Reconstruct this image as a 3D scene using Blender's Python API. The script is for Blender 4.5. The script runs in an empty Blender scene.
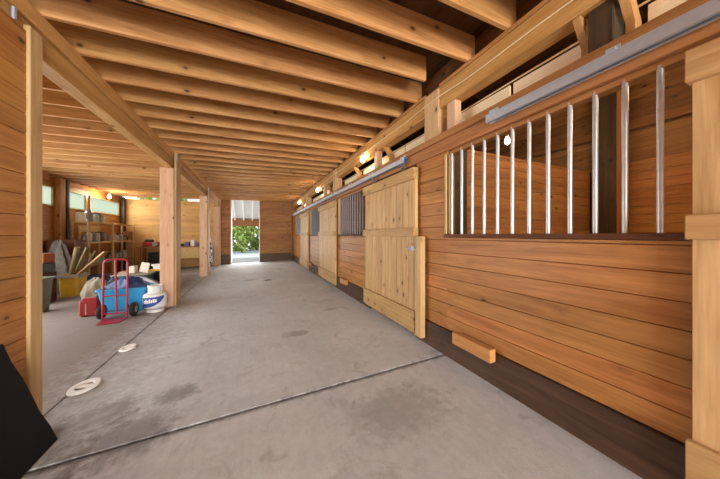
import bpy, bmesh, math, random
from mathutils import Vector, Matrix
random.seed(7)
SC = bpy.context.scene
COL = SC.collection
T = 0.026                       # floor tilted down towards the storage side to match the view's slanted horizon


def FZ(x):
    return T * x


# ------------------------------------------------------------------ materials
def lin(h):
    h = h.lstrip('#')
    out = []
    for i in (0, 2, 4):
        v = int(h[i:i + 2], 16) / 255.0
        out.append(v / 12.92 if v <= 0.04045 else ((v + 0.055) / 1.055) ** 2.4)
    return (out[0], out[1], out[2], 1.0)


class NT:
    def __init__(self, name):
        self.m = bpy.data.materials.new(name)
        self.m.use_nodes = True
        self.t = self.m.node_tree
        self.b = self.t.nodes.get('Principled BSDF')

    def n(self, kind, **kw):
        nd = self.t.nodes.new(kind)
        for k, v in kw.items():
            if k.startswith('i_'):
                nd.inputs[k[2:].replace('_', ' ')].default_value = v
            else:
                setattr(nd, k, v)
        return nd

    def l(self, a, b):
        self.t.links.new(a, b)

    def math(self, op, a, b=None, c=None):
        nd = self.t.nodes.new('ShaderNodeMath')
        nd.operation = op
        for i, v in enumerate((a, b, c)):
            if v is None:
                continue
            if isinstance(v, (int, float)):
                nd.inputs[i].default_value = v
            else:
                self.l(v, nd.inputs[i])
        return nd.outputs[0]

    def mix(self, fac, a, b, mode='MIX'):
        nd = self.t.nodes.new('ShaderNodeMix')
        nd.data_type = 'RGBA'
        nd.blend_type = mode
        for s, v in ((nd.inputs[0], fac), (nd.inputs[6], a), (nd.inputs[7], b)):
            if isinstance(v, (int, float)):
                s.default_value = v
            elif isinstance(v, tuple):
                s.default_value = v
            else:
                self.l(v, s)
        return nd.outputs[2]


def ramp(nt, fac, stops):
    r = nt.n('ShaderNodeValToRGB')
    e = r.color_ramp.elements
    while len(e) < len(stops):
        e.new(0.5)
    for el, (p, c) in zip(e, stops):
        el.position = p
        el.color = c
    nt.l(fac, r.inputs['Fac'])
    return r.outputs['Color']


def wood(name, light, dark, axis='X', pitch=None, paxis='Z', knots=0.6, rough=0.6, var=0.25, spread=2.8, blotch=0.0):
    nt = NT(name)
    tc = nt.n('ShaderNodeTexCoord')
    oi = nt.n('ShaderNodeObjectInfo')
    sep = nt.n('ShaderNodeSeparateXYZ')
    nt.l(tc.outputs['Object'], sep.inputs[0])
    ox = {'X': sep.outputs[0], 'Y': sep.outputs[1], 'Z': sep.outputs[2]}
    rnd = oi.outputs['Random']
    if pitch:
        idx = nt.math('FLOOR', nt.math('ADD', nt.math('DIVIDE', ox[paxis], pitch), 0.002))
        wn = nt.n('ShaderNodeTexWhiteNoise', noise_dimensions='2D')
        cmb = nt.n('ShaderNodeCombineXYZ')
        nt.l(idx, cmb.inputs[0])
        nt.l(nt.math('MULTIPLY', rnd, 91.7), cmb.inputs[1])
        nt.l(cmb.outputs[0], wn.inputs['Vector'])
        rv = wn.outputs['Value']
    else:
        rv = rnd
    off = nt.math('MULTIPLY', rv, 37.3)
    # grain coordinates: squeezed along the grain axis, shifted per board
    comb = nt.n('ShaderNodeCombineXYZ')
    for i, a in enumerate('XYZ'):
        v = ox[a]
        v = nt.math('MULTIPLY', v, 0.07 if a == axis else 1.0)
        v = nt.math('ADD', v, nt.math('MULTIPLY', off, 1.0 + 0.37 * i))
        nt.l(v, comb.inputs[i])
    n1 = nt.n('ShaderNodeTexNoise', i_Scale=16.0, i_Detail=5.0, i_Roughness=0.6, i_Distortion=0.6)
    nt.l(comb.outputs[0], n1.inputs['Vector'])
    n2 = nt.n('ShaderNodeTexNoise', i_Scale=75.0, i_Detail=2.0, i_Roughness=0.5)
    nt.l(comb.outputs[0], n2.inputs['Vector'])
    g = nt.math('ADD', nt.math('MULTIPLY', n1.outputs['Fac'], 0.72), nt.math('MULTIPLY', n2.outputs['Fac'], 0.28))
    g = nt.math('ADD', nt.math('MULTIPLY', nt.math('SUBTRACT', g, 0.5), spread), 0.5)
    col = ramp(nt, g, [(0.0, lin(dark)), (1.0, lin(light))])
    # board to board variation
    br = nt.math('ADD', nt.math('MULTIPLY', nt.math('SUBTRACT', rv, 0.5), 2 * var), 1.0)
    hsv = nt.n('ShaderNodeHueSaturation')
    hsv.inputs['Hue'].default_value = 0.5
    nt.l(nt.math('ADD', nt.math('MULTIPLY', nt.math('FRACT', nt.math('MULTIPLY', rv, 7.31)), 0.008), 0.4985), hsv.inputs['Hue'])
    nt.l(br, hsv.inputs['Value'])
    nt.l(col, hsv.inputs['Color'])
    col = hsv.outputs['Color']
    if blotch > 0:
        nb = nt.n('ShaderNodeTexNoise', i_Scale=2.3, i_Detail=4.0, i_Roughness=0.6)
        nt.l(comb.outputs[0], nb.inputs['Vector'])
        bf = nt.math('MULTIPLY', ramp(nt, nb.outputs['Fac'], [(0.42, (0, 0, 0, 1)), (0.7, (1, 1, 1, 1))]), blotch)
        col = nt.mix(bf, col, lin(dark))
    # knots: sparse stretched voronoi cells
    if knots > 0:
        kc = nt.n('ShaderNodeCombineXYZ')
        for i, a in enumerate('XYZ'):
            v = nt.math('MULTIPLY', ox[a], 4.2 if a == axis else 7.0)
            v = nt.math('ADD', v, nt.math('MULTIPLY', off, 1.7 + 0.6 * i))
            nt.l(v, kc.inputs[i])
        vo = nt.n('ShaderNodeTexVoronoi', i_Scale=1.0, i_Randomness=1.0)
        nt.l(kc.outputs[0], vo.inputs['Vector'])
        wob = nt.math('MULTIPLY', nt.math('SUBTRACT', n2.outputs['Fac'], 0.5), 0.06)
        d = nt.math('ADD', vo.outputs['Distance'], wob)
        sepc = nt.n('ShaderNodeSeparateColor')
        nt.l(vo.outputs['Color'], sepc.inputs[0])
        keep = nt.math('LESS_THAN', sepc.outputs[0], knots)
        k1 = nt.math('MULTIPLY', ramp(nt, d, [(0.08, (1, 1, 1, 1)), (0.135, (0, 0, 0, 1))]), keep)
        k2 = nt.math('MULTIPLY', ramp(nt, d, [(0.11, (1, 1, 1, 1)), (0.30, (0, 0, 0, 1))]), nt.math('MULTIPLY', keep, 0.45))
        kd = tuple(x * 0.26 for x in lin(dark)[:3]) + (1.0,)
        col = nt.mix(k2, col, tuple(x * 0.7 for x in lin(dark)[:3]) + (1.0,))
        col = nt.mix(k1, col, kd)
    nt.l(col, nt.b.inputs['Base Color'])
    nt.b.inputs['Roughness'].default_value = rough
    nt.b.inputs['Specular IOR Level'].default_value = 0.3
    bp = nt.n('ShaderNodeBump', i_Strength=0.12, i_Distance=0.01)
    nt.l(g, bp.inputs['Height'])
    nt.l(bp.outputs[0], nt.b.inputs['Normal'])
    return nt.m


def plain(name, c, rough=0.5, metal=0.0, noise=0.0, scale=8.0, spec=0.5):
    nt = NT(name)
    base = lin(c)
    tc = nt.n('ShaderNodeTexCoord')
    nz = nt.n('ShaderNodeTexNoise', i_Scale=scale, i_Detail=4.0)
    nt.l(tc.outputs['Object'], nz.inputs['Vector'])
    lo = tuple(max(0, x * (1 - noise)) for x in base[:3]) + (1,)
    hi = tuple(min(1, x * (1 + noise)) for x in base[:3]) + (1,)
    col = ramp(nt, nz.outputs['Fac'], [(0.3, lo), (0.7, hi)])
    nt.l(col, nt.b.inputs['Base Color'])
    nt.b.inputs['Roughness'].default_value = rough
    nt.b.inputs['Metallic'].default_value = metal
    nt.b.inputs['Specular IOR Level'].default_value = spec
    return nt.m


def glow(name, c, strength):
    nt = NT(name)
    nt.b.inputs['Base Color'].default_value = (1, 1, 1, 1)
    nt.b.inputs['Emission Color'].default_value = c
    nt.b.inputs['Emission Strength'].default_value = strength
    return nt.m


def concrete(name, c1, c2, stains=()):
    nt = NT(name)
    tc = nt.n('ShaderNodeTexCoord')
    V = tc.outputs['Object']
    a = nt.n('ShaderNodeTexNoise', i_Scale=1.1, i_Detail=7.0, i_Roughness=0.62, i_Distortion=0.5)
    b = nt.n('ShaderNodeTexNoise', i_Scale=14.0, i_Detail=6.0, i_Roughness=0.7)
    d = nt.n('ShaderNodeTexNoise', i_Scale=120.0, i_Detail=3.0, i_Roughness=0.6)
    for x in (a, b, d):
        nt.l(V, x.inputs['Vector'])
    g = nt.math('ADD', nt.math('MULTIPLY', a.outputs['Fac'], 0.45), nt.math('MULTIPLY', b.outputs['Fac'], 0.35))
    g = nt.math('ADD', g, nt.math('MULTIPLY', d.outputs['Fac'], 0.20))
    g = nt.math('ADD', nt.math('MULTIPLY', nt.math('SUBTRACT', g, 0.5), 2.6), 0.5)
    col = ramp(nt, g, [(0.0, lin(c2)), (1.0, lin(c1))])
    # broom streaks running with the aisle and across it
    sc = nt.n('ShaderNodeMapping')
    sc.inputs['Scale'].default_value = (26.0, 1.6, 1.0)
    sc.inputs['Rotation'].default_value = (0, 0, 0.5)
    nt.l(V, sc.inputs['Vector'])
    st = nt.n('ShaderNodeTexNoise', i_Scale=1.0, i_Detail=5.0, i_Roughness=0.65)
    nt.l(sc.outputs[0], st.inputs['Vector'])
    col = nt.mix(nt.math('MULTIPLY', ramp(nt, st.outputs['Fac'], [(0.5, (0, 0, 0, 1)), (0.72, (1, 1, 1, 1))]), 0.30), col, lin(c2))
    col = nt.mix(nt.math('MULTIPLY', ramp(nt, st.outputs['Fac'], [(0.28, (1, 1, 1, 1)), (0.46, (0, 0, 0, 1))]), 0.25), col, lin('d2cdc6'))
    # dark old dirt blotches
    e = nt.n('ShaderNodeTexNoise', i_Scale=2.7, i_Detail=8.0, i_Roughness=0.7, i_Distortion=1.2)
    nt.l(V, e.inputs['Vector'])
    col = nt.mix(nt.math('MULTIPLY', ramp(nt, e.outputs['Fac'], [(0.56, (0, 0, 0, 1)), (0.72, (1, 1, 1, 1))]), 0.5), col, lin('6b5c52'))
    sep = nt.n('ShaderNodeSeparateXYZ')
    nt.l(V, sep.inputs[0])
    # the storage side is trodden brown with dirt
    left = nt.math('SUBTRACT', -0.9, nt.math('ADD', sep.outputs[0], nt.math('MULTIPLY', nt.math('SUBTRACT', b.outputs['Fac'], 0.5), 0.9)))
    lf = nt.n('ShaderNodeMapRange', i_From_Min=-0.1, i_From_Max=0.8, i_To_Min=0.0, i_To_Max=0.82)
    nt.l(left, lf.inputs['Value'])
    col = nt.mix(lf.outputs[0], col, lin('6e5643'))
    for (sx, sy, rx, ry, amt, sh) in stains:
        dx = nt.math('DIVIDE', nt.math('SUBTRACT', sep.outputs[0], sx), rx)
        dy = nt.math('DIVIDE', nt.math('SUBTRACT', sep.outputs[1], sy), ry)
        rr = nt.math('SQRT', nt.math('ADD', nt.math('MULTIPLY', dx, dx), nt.math('MULTIPLY', dy, dy)))
        rr = nt.math('ADD', rr, nt.math('MULTIPLY', nt.math('SUBTRACT', b.outputs['Fac'], 0.5), 1.6))
        f = nt.math('MULTIPLY', ramp(nt, rr, [(0.45, (1, 1, 1, 1)), (1.0, (0, 0, 0, 1))]), amt)
        col = nt.mix(f, col, lin(sh))
    # dirt caught along the saw joints
    jy = nt.math('ABSOLUTE', nt.math('SUBTRACT', sep.outputs[1], 2.02))
    jx = nt.math('ABSOLUTE', nt.math('ADD', sep.outputs[0], nt.math('SUBTRACT', 1.43, nt.math('MULTIPLY', sep.outputs[1], 0.013))))
    for jd, wd, ja in ((jy, 0.045, 0.55), (jx, 0.04, 0.3)):
        jd = nt.math('ADD', nt.math('DIVIDE', jd, wd), nt.math('MULTIPLY', nt.math('SUBTRACT', b.outputs['Fac'], 0.5), 2.2))
        col = nt.mix(nt.math('MULTIPLY', ramp(nt, jd, [(0.25, (1, 1, 1, 1)), (0.95, (0, 0, 0, 1))]), ja), col, lin('4b4038'))
    nt.l(col, nt.b.inputs['Base Color'])
    nt.b.inputs['Roughness'].default_value = 0.72
    nt.b.inputs['Specular IOR Level'].default_value = 0.35
    bp = nt.n('ShaderNodeBump', i_Strength=0.25, i_Distance=0.006)
    nt.l(nt.math('ADD', d.outputs['Fac'], b.outputs['Fac']), bp.inputs['Height'])
    nt.l(bp.outputs[0], nt.b.inputs['Normal'])
    return nt.m


def galvanised(name, c, rough=0.35):
    nt = NT(name)
    tc = nt.n('ShaderNodeTexCoord')
    vo = nt.n('ShaderNodeTexVoronoi', i_Scale=45.0)
    nt.l(tc.outputs['Object'], vo.inputs['Vector'])
    bw = nt.n('ShaderNodeRGBToBW')
    nt.l(vo.outputs['Color'], bw.inputs[0])
    base = lin(c)
    col = ramp(nt, bw.outputs[0], [(0.1, tuple(x * 0.9 for x in base[:3]) + (1,)), (0.9, base)])
    nt.l(col, nt.b.inputs['Base Color'])
    nt.b.inputs['Metallic'].default_value = 0.85
    nt.b.inputs['Roughness'].default_value = rough
    return nt.m


def pane(name, c, clear=0.5):
    nt = NT(name)
    out = nt.t.nodes.get('Material Output')
    tr = nt.n('ShaderNodeBsdfTransparent')
    tr.inputs[0].default_value = lin(c)
    tl = nt.n('ShaderNodeBsdfTranslucent')
    tl.inputs[0].default_value = lin(c)
    mx = nt.n('ShaderNodeMixShader')
    mx.inputs[0].default_value = clear
    nt.l(tl.outputs[0], mx.inputs[1])
    nt.l(tr.outputs[0], mx.inputs[2])
    nt.l(mx.outputs[0], out.inputs['Surface'])
    return nt.m


M = {}
M['joist'] = wood('joist_fir', 'd3a068', '9f6a38', 'X', knots=0.45, var=0.09, rough=0.55)
M['beam'] = wood('beam_fir', 'd2a26a', 'a97638', 'Y', knots=0.4, var=0.1, rough=0.5)
M['deck'] = wood('deck_boards', '5a3c22', '3a2513', 'Y', pitch=0.19, paxis='X', knots=0.3)
M['post'] = wood('post_fir', 'd2ae84', 'b38c64', 'Z', knots=0.5, var=0.12)
M['post_pink'] = wood('post_pinkish', 'd6b090', 'bb9070', 'Z', knots=0.8, var=0.08)
M['post_pale'] = wood('post_pale', 'd8b685', 'ba945f', 'Z', knots=0.5, var=0.05)
M['clad_r'] = wood('stall_boards', 'bf844c', '905a2a', 'Y', pitch=0.133, paxis='Z', knots=0.5, var=0.12, rough=0.42)
M['clad_l'] = wood('near_boards', 'c38a4e', '965f2f', 'Y', pitch=0.133, paxis='Z', knots=0.5, var=0.12, rough=0.45)
M['clad_x'] = wood('end_boards', 'e3b87c', 'c99656', 'X', pitch=0.14, paxis='Z', knots=0.5, var=0.1)
M['part_x'] = wood('partition_boards', 'c89158', '9c683a', 'X', pitch=0.14, paxis='Z', knots=0.5, var=0.14)
M['rough_y'] = wood('rough_boards_long', '9a6a40', '62401f', 'Y', pitch=0.24, paxis='Z', knots=0.7, var=0.25, blotch=0.4)
M['rough_wall'] = wood('rough_wall_boards', 'a8784c', '6c4728', 'Y', pitch=0.48, paxis='Z', knots=0.8, var=0.2, blotch=0.4)
M['roof'] = wood('roof_boards', '5e3c20', '351f10', 'Y', pitch=0.19, paxis='X', knots=0.3)
M['rough_x'] = wood('rough_boards_end', 'b98455', '80522e', 'X', pitch=0.31, paxis='Z', knots=0.6, var=0.1, blotch=0.5)
M['plank_z'] = wood('door_planks', 'd6b080', 'ac8454', 'Z', pitch=0.135, paxis='Y', knots=0.6, var=0.12, rough=0.5)
M['rail_y'] = wood('door_rail', 'caa471', 'a47a4c', 'Y', knots=0.5, var=0.06, rough=0.5)
M['header'] = wood('header_fir', 'b98150', '8b5a30', 'Y', knots=0.4, var=0.08)
M['brace'] = wood('brace_fir', 'cfa066', 'a9743c', 'Z', knots=0.2)
M['cream'] = wood('pale_plywood', 'f4e6c8', 'e6d2ac', 'Y', knots=0.1, var=0.04)
M['kick'] = wood('dark_kick_board', '5d4435', '38261c', 'Y', knots=0.4, var=0.05, rough=0.6, blotch=0.4)
M['kick_x'] = wood('grey_kick_board', '6e5a49', '46372b', 'X', knots=0.3, var=0.05, blotch=0.3)
M['sill'] = wood('sill_brown', '6b3f24', '472412', 'Y', knots=0.1)
M['block'] = wood('block_fir', 'd19862', 'b0743f', 'Y', knots=0.2)
M['darkpost'] = wood('dark_post', '57432f', '33251a', 'Z', knots=0.3)  # plain dark wood tone; on the post above the track it paints shade
M['litpost'] = wood('honey_post', 'b98249', '8d5a2b', 'Z', knots=0.4)
M['shelfwood'] = wood('shelf_pine', 'e4c390', 'c49c66', 'Y', knots=0.3)
M['plank'] = wood('loose_lumber', 'b79a6e', '88693f', 'X', knots=0.3)
M['plank_old'] = wood('old_lumber', '8f7a52', '5d4c30', 'X', knots=0.3)
M['floor'] = concrete('concrete_slab', 'dedfe0', 'b2b4b6', stains=[
    (0.47, 7.58, 0.16, 0.14, 0.9, '2f2925'), (0.0, 7.86, 0.22, 0.13, 0.55, '4a403a'),
    (0.55, 3.3, 0.2, 0.12, 0.45, '5a4e45'), (1.0, 1.55, 0.45, 0.3, 0.3, '6a5f56'),
    (-0.75, 2.1, 0.35, 0.3, 0.5, '5f4f45'), (-0.55, 2.5, 0.2, 0.15, 0.5, '574a42'),
    (-1.0, 2.45, 0.3, 0.2, 0.4, '6b5546'), (1.25, 4.1, 0.15, 0.1, 0.35, '5c5148'), (-0.9, 1.6, 0.12, 0.4, 0.45, '574a42')])
M['joint'] = plain('joint_dirt', '2e2823', 0.9)
M['apron'] = plain('apron_concrete', 'c9c4bc', 0.8, noise=0.1)
M['steel'] = galvanised('galvanised_steel', 'd0d9e6', 0.48)
M['bar'] = galvanised('bar_steel', 'cfd0d2', 0.45)
M['bar_dull'] = galvanised('dull_bar_steel', '9a989a', 0.55)
M['darksteel'] = galvanised('dull_steel', '7d8085', 0.45)
M['rubber'] = plain('black_rubber', '0a0a0d', 0.6, noise=0.25, scale=3.0, spec=0.2)
M['tyre'] = plain('tyre_rubber', '1a1918', 0.8)
M['white_pl'] = plain('white_plastic', 'f0efec', 0.5, noise=0.06)
M['red_paint'] = plain('red_paint', 'a5233a', 0.4, noise=0.1)
M['red_pl'] = plain('red_plastic', '8f1418', 0.45, noise=0.1)
M['blue_pl'] = plain('blue_plastic', '2f8fc4', 0.4, noise=0.08)
M['navy_pl'] = plain('navy_plastic', '1d2746', 0.5, noise=0.1)
M['tarp'] = plain('blue_tarp', '24386b', 0.5, noise=0.35, scale=14)
M['greycloth'] = plain('grey_cloth', '6d7280', 0.8, noise=0.35, scale=12)
M['whitecloth'] = plain('white_webbing', 'd9d8dc', 0.7, noise=0.06)
M['sack'] = plain('pale_sack', '9c9079', 0.8, noise=0.2, scale=6)
M['teal_pl'] = plain('teal_plastic', '1f5f6b', 0.5, noise=0.1)
M['black_pl'] = plain('black_plastic', '1c1b1c', 0.5, noise=0.1)
M['yellow_pl'] = plain('yellow_plastic', 'dcb02c', 0.45, noise=0.12)
M['rim_grey'] = plain('grey_rim_plastic', 'a39683', 0.6, noise=0.1)
M['greygreen'] = plain('grey_green_plastic', '6f7566', 0.6, noise=0.12)
M['tank'] = plain('tank_white_enamel', 'e4e4e4', 0.3, noise=0.03)
M['label_blue'] = plain('label_blue', '2c4f9c', 0.4, noise=0.1)
M['brass'] = plain('brass', 'b08a3e', 0.35, 0.9)
M['orange'] = plain('orange_box', 'a8552a', 0.7, noise=0.1)
M['greytarp'] = plain('dusty_grey_tarp', '6e655b', 0.85, noise=0.3, scale=10)
M['card'] = plain('cardboard', 'b48a5c', 0.85, noise=0.1)
M['paper'] = plain('white_paper', 'e8dfcc', 0.8)
M['tin'] = plain('dull_tin', '8b8683', 0.4, 0.6, noise=0.1)
M['glassjar'] = plain('cloudy_glass', 'b9bfae', 0.2, noise=0.15)
M['brownglass'] = plain('brown_bottle', '5a3a26', 0.25)
M['violet'] = plain('violet_plastic', '6a5d92', 0.5)
nt_ = NT('blue_white_fabric')
tc_ = nt_.n('ShaderNodeTexCoord')
nz_ = nt_.n('ShaderNodeTexVoronoi', i_Scale=9.0)
nt_.l(tc_.outputs['Object'], nz_.inputs['Vector'])
nt_.l(ramp(nt_, nz_.outputs['Distance'], [(0.34, lin('2f6f9f')), (0.42, lin('d8dee2')), (0.6, lin('e6e8ea')), (0.75, lin('1f3550'))]), nt_.b.inputs['Base Color'])
nt_.b.inputs['Roughness'].default_value = 0.7
M['bluewhite'] = nt_.m
M['cable'] = plain('pale_cable', 'e3c99a', 0.5)
M['darkcable'] = plain('dark_cable', '4a3a2c', 0.6)
M['lampbase'] = plain('lampholder_white', 'cfc9bd', 0.5)
M['bulb'] = glow('lit_bulb', (1.0, 0.76, 0.5, 1), 150.0)
M['bulb_fill'] = glow('added_fill_bulb', (1.0, 0.72, 0.45, 1), 950.0)  # emission of the fill bulb added in the near stall
M['bulb_far'] = glow('lit_bulb_next_stall', (1.0, 0.72, 0.45, 1), 260.0)
M['bulb_bay'] = glow('lit_bulb_bay', (1.0, 0.76, 0.5, 1), 520.0)
M['pane'] = pane('milky_pane', 'b2b8ac', 0.08)
M['porch'] = plain('white_painted_boards', 'dcd8d2', 0.7)
M['porch_rafter'] = plain('white_painted_rafter', 'f3f1ec', 0.6)
M['porch_beam'] = wood('porch_beam_wood', '9a6238', '6d3f1f', 'X', knots=0.2)
M['jamb'] = plain('pale_door_edge', 'cfc7ba', 0.6)
M['bark'] = plain('bark', '4d3d2e', 0.9, noise=0.3)
M['leaf'] = plain('leaf_green', '8aa348', 0.6, noise=0.45, scale=3.0)
M['leaf2'] = plain('leaf_pale', 'b2bd72', 0.6, noise=0.35, scale=3.0)
M['gravel'] = plain('pale_gravel', 'b2b5b8', 0.9, noise=0.15, scale=20)


# ------------------------------------------------------------------ mesh builder
SKEW = 0.0      # sideways skew per metre given to long lines to fit the view


class MB:
    def __init__(self):
        self.bm = bmesh.new()

    def box(self, x0, x1, y0, y1, z0, z1, bev=0.0, mat=None):
        c = Vector(((x0 + x1) / 2, (y0 + y1) / 2, (z0 + z1) / 2))
        r = bmesh.ops.create_cube(self.bm, size=1.0)
        vs = r['verts']
        for v in vs:
            v.co = Vector((v.co.x * abs(x1 - x0), v.co.y * abs(y1 - y0), v.co.z * abs(z1 - z0)))
        if bev > 0:
            es = list({e for v in vs for e in v.link_edges})
            rb = bmesh.ops.bevel(self.bm, geom=es, offset=bev, segments=1, affect='EDGES', profile=0.5)
            vs = list({v for f in rb['faces'] for v in f.verts} | {v for v in vs if v.is_valid})
        for v in vs:
            v.co = v.co + c
            if mat is not None:
                v.co = mat @ v.co
        return self

    def hexa(self, pts):
        """eight corners: bottom four (counter-clockwise), top four"""
        v = [self.bm.verts.new(p) for p in pts]
        for f in ((3, 2, 1, 0), (4, 5, 6, 7), (0, 1, 5, 4), (1, 2, 6, 5), (2, 3, 7, 6), (3, 0, 4, 7)):
            self.bm.faces.new([v[i] for i in f])
        return self

    def extrude(self, poly, fn, a, b):
        """closed 2D polygon swept from a to b; fn(p, q, t) -> 3D"""
        v0 = [self.bm.verts.new(fn(p, q, a)) for p, q in poly]
        v1 = [self.bm.verts.new(fn(p, q, b)) for p, q in poly]
        n = len(poly)
        self.bm.faces.new(v0[::-1])
        self.bm.faces.new(v1)
        for i in range(n):
            j = (i + 1) % n
            self.bm.faces.new([v0[i], v0[j], v1[j], v1[i]])
        return self

    def tube(self, pts, r, seg=10, caps=True, closed=False):
        pts = [Vector(p) for p in pts]
        rings = []
        n = len(pts)
        ref = None
        for i, p in enumerate(pts):
            if closed:
                d = (pts[(i + 1) % n] - pts[i - 1]).normalized()
            elif i == 0:
                d = (pts[1] - p).normalized()
            elif i == n - 1:
                d = (p - pts[i - 1]).normalized()
            else:
                d = ((pts[i + 1] - p).normalized() + (p - pts[i - 1]).normalized()).normalized()
            if ref is None or abs(ref.dot(d)) > 0.95:
                ref = Vector((0, 0, 1)) if abs(d.z) < 0.9 else Vector((1, 0, 0))
            u = d.cross(ref).normalized()
            w = u.cross(d).normalized()
            ref = w
            rr = r[i] if isinstance(r, (list, tuple)) else r
            rings.append([self.bm.verts.new(p + u * (rr * math.cos(2 * math.pi * k / seg)) + w * (rr * math.sin(2 * math.pi * k / seg))) for k in range(seg)])
        m = n if closed else n - 1
        for i in range(m):
            a, b = rings[i], rings[(i + 1) % n]
            for k in range(seg):
                self.bm.faces.new([a[k], a[(k + 1) % seg], b[(k + 1) % seg], b[k]])
        if caps and not closed:
            self.bm.faces.new(rings[0][::-1])
            self.bm.faces.new(rings[-1])
        return self

    def lathe(self, prof, seg=24, mat=None, c=(0, 0, 0), caps=True):
        c = Vector(c)
        rings = []
        for (r, z) in prof:
            ring = []
            for k in range(seg):
                a = 2 * math.pi * k / seg
                p = Vector((r * math.cos(a), r * math.sin(a), z))
                if mat is not None:
                    p = mat @ p
                ring.append(self.bm.verts.new(p + c))
            rings.append(ring)
        for i in range(len(rings) - 1):
            a, b = rings[i], rings[i + 1]
            for k in range(seg):
                self.bm.faces.new([a[k], a[(k + 1) % seg], b[(k + 1) % seg], b[k]])
        if caps:
            self.bm.faces.new(rings[0][::-1])
            self.bm.faces.new(rings[-1])
        return self

    def boards(self, run, face, out, a0, a1, p0, p1, pitch, thick=0.022, ch=0.006, vertical=False):
        """v-groove boards. run: axis they run along ('X','Y' or 'Z'); face: coordinate of the shown face
        on the normal axis; out: +1/-1 direction the face looks; p0..p1 stacked by pitch"""
        p = p0
        while p < p1 - 1e-4:
            q = min(p + pitch, p1)
            poly = [(p, -thick), (q, -thick), (q, -ch * 1.8), (q - ch * 0.62, 0), (p + ch * 0.62, 0), (p, -ch * 1.8)]
            if run == 'Y':
                fn = lambda s, n, t: (face + out * n, t, s)
            elif run == 'X':
                fn = lambda s, n, t: (t, face + out * n, s)
            elif run == 'ZY':      # vertical boards on a wall whose normal is X
                fn = lambda s, n, t: (face + out * n, s, t)
            else:                  # 'ZX' vertical boards on a wall whose normal is Y
                fn = lambda s, n, t: (s, face + out * n, t)
            self.extrude(poly, fn, a0, a1)
            p = q
        return self

    def build(self, name, mat, parent=None, loc=None, smooth=False, world=True):
        """world=True: vertices are in world coordinates; origin moves to loc (or to the parent's origin)"""
        bmesh.ops.recalc_face_normals(self.bm, faces=self.bm.faces)
        me = bpy.data.meshes.new(name)
        o = Vector((0, 0, 0))
        if world and SKEW:
            for v in self.bm.verts:
                v.co.x += SKEW * v.co.y
        if world:
            if loc is not None:
                o = Vector(loc)
            elif parent is not None:
                o = parent.location.copy()
                if parent.parent:
                    o += parent.parent.location
        if o.length:
            bmesh.ops.translate(self.bm, verts=self.bm.verts, vec=-o)
        self.bm.to_mesh(me)
        self.bm.free()
        if smooth:
            for p in me.polygons:
                p.use_smooth = True
            try:
                me.set_sharp_from_angle(angle=math.radians(38))
            except Exception:
                pass
        me.materials.append(mat)
        ob = bpy.data.objects.new(name, me)
        COL.objects.link(ob)
        if parent is not None:
            ob.parent = parent
            if loc is not None and world:
                po = parent.location.copy()
                if parent.parent:
                    po += parent.parent.location
                ob.location = o - po
        elif world:
            ob.location = o
        elif loc is not None:
            ob.location = loc
        return ob


def tag(o, label, cat, group=None):
    o['label'] = label
    o['category'] = cat
    if group:
        o['group'] = group
    return o


def thing(name, label, cat, loc, group=None, rot=None):
    o = bpy.data.objects.new(name, None)
    o.empty_display_size = 0.1
    COL.objects.link(o)
    o.location = loc
    if rot:
        o.rotation_euler = rot
    return tag(o, label, cat, group)


def struct(name, mb, mat, loc=None, smooth=False):
    o = mb.build(name, mat, None, loc, smooth)
    o['kind'] = 'structure'
    return o


def copy_tree(o, parent=None):
    c = o.copy()
    COL.objects.link(c)
    if parent is not None:
        c.parent = parent
    for ch in list(o.children):
        copy_tree(ch, c)
    return c


ORD = ['first', 'second', 'third', 'fourth', 'fifth', 'sixth', 'seventh', 'eighth', 'ninth', 'tenth', 'eleventh', 'twelfth',
       'thirteenth', 'fourteenth', 'fifteenth', 'sixteenth', 'seventeenth', 'eighteenth', 'nineteenth', 'twentieth',
       'twenty-first', 'twenty-second', 'twenty-third', 'twenty-fourth', 'twenty-fifth', 'twenty-sixth', 'twenty-seventh',
       'twenty-eighth', 'twenty-ninth', 'thirtieth']

YB = 12.75        # back wall
YN = -5.5         # open front end
XL = -4.6         # outer wall of the storage bay
XW = 1.86         # face of the stall fronts
XO = 5.45         # outer wall of the stalls

# ------------------------------------------------------------------ floor
mb = MB()
for xs in ((XL - 0.3, -1.364), (-1.356, XO + 0.3)):
    for ys in ((YN, 2.018), (2.044, 5.618), (5.630, 9.2), (9.21, YB + 0.25)):
        y0, y1 = ys
        xa = [(q - 1.43 + 1.36 + 0.013 * y0, q - 1.43 + 1.36 + 0.013 * y1) if -1.5 < q < -1.2 else (q, q) for q in xs]
        e = 0.003
        (p00, p01), (p10, p11) = xa
        lo = [(p00, y0), (p10, y0), (p11, y1), (p01, y1)]
        hi = [(p00 + e, y0 + e), (p10 - e, y0 + e), (p11 - e, y1 - e), (p01 + e, y1 - e)]
        mb.hexa([(x, y, FZ(x) - 0.1) for x, y in lo] + [(x, y, FZ(x) - e) for x, y in lo])
        mb.hexa([(x, y, FZ(x) - e) for x, y in lo] + [(x, y, FZ(x)) for x, y in hi])
struct('floor', mb, M['floor'])
mb = MB()
x0, x1 = XL - 0.3, XO + 0.3
mb.hexa([(x0, YN, FZ(x0) - 0.2), (x1, YN, FZ(x1) - 0.2), (x1, YB + .25, FZ(x1) - 0.2), (x0, YB + .25, FZ(x0) - 0.2),
         (x0, YN, FZ(x0) - 0.02), (x1, YN, FZ(x1) - 0.02), (x1, YB + .25, FZ(x1) - 0.02), (x0, YB + .25, FZ(x0) - 0.02)])
struct('floor_joint_fill', mb, M['joint'])
struct('ground_front', MB().box(-14, 14, -16, YN, -0.35, -0.06), M['apron'])
struct('ground_back', MB().box(-16, 16, YB + 0.25, 40, -0.35, -0.03), M['gravel'])

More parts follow.
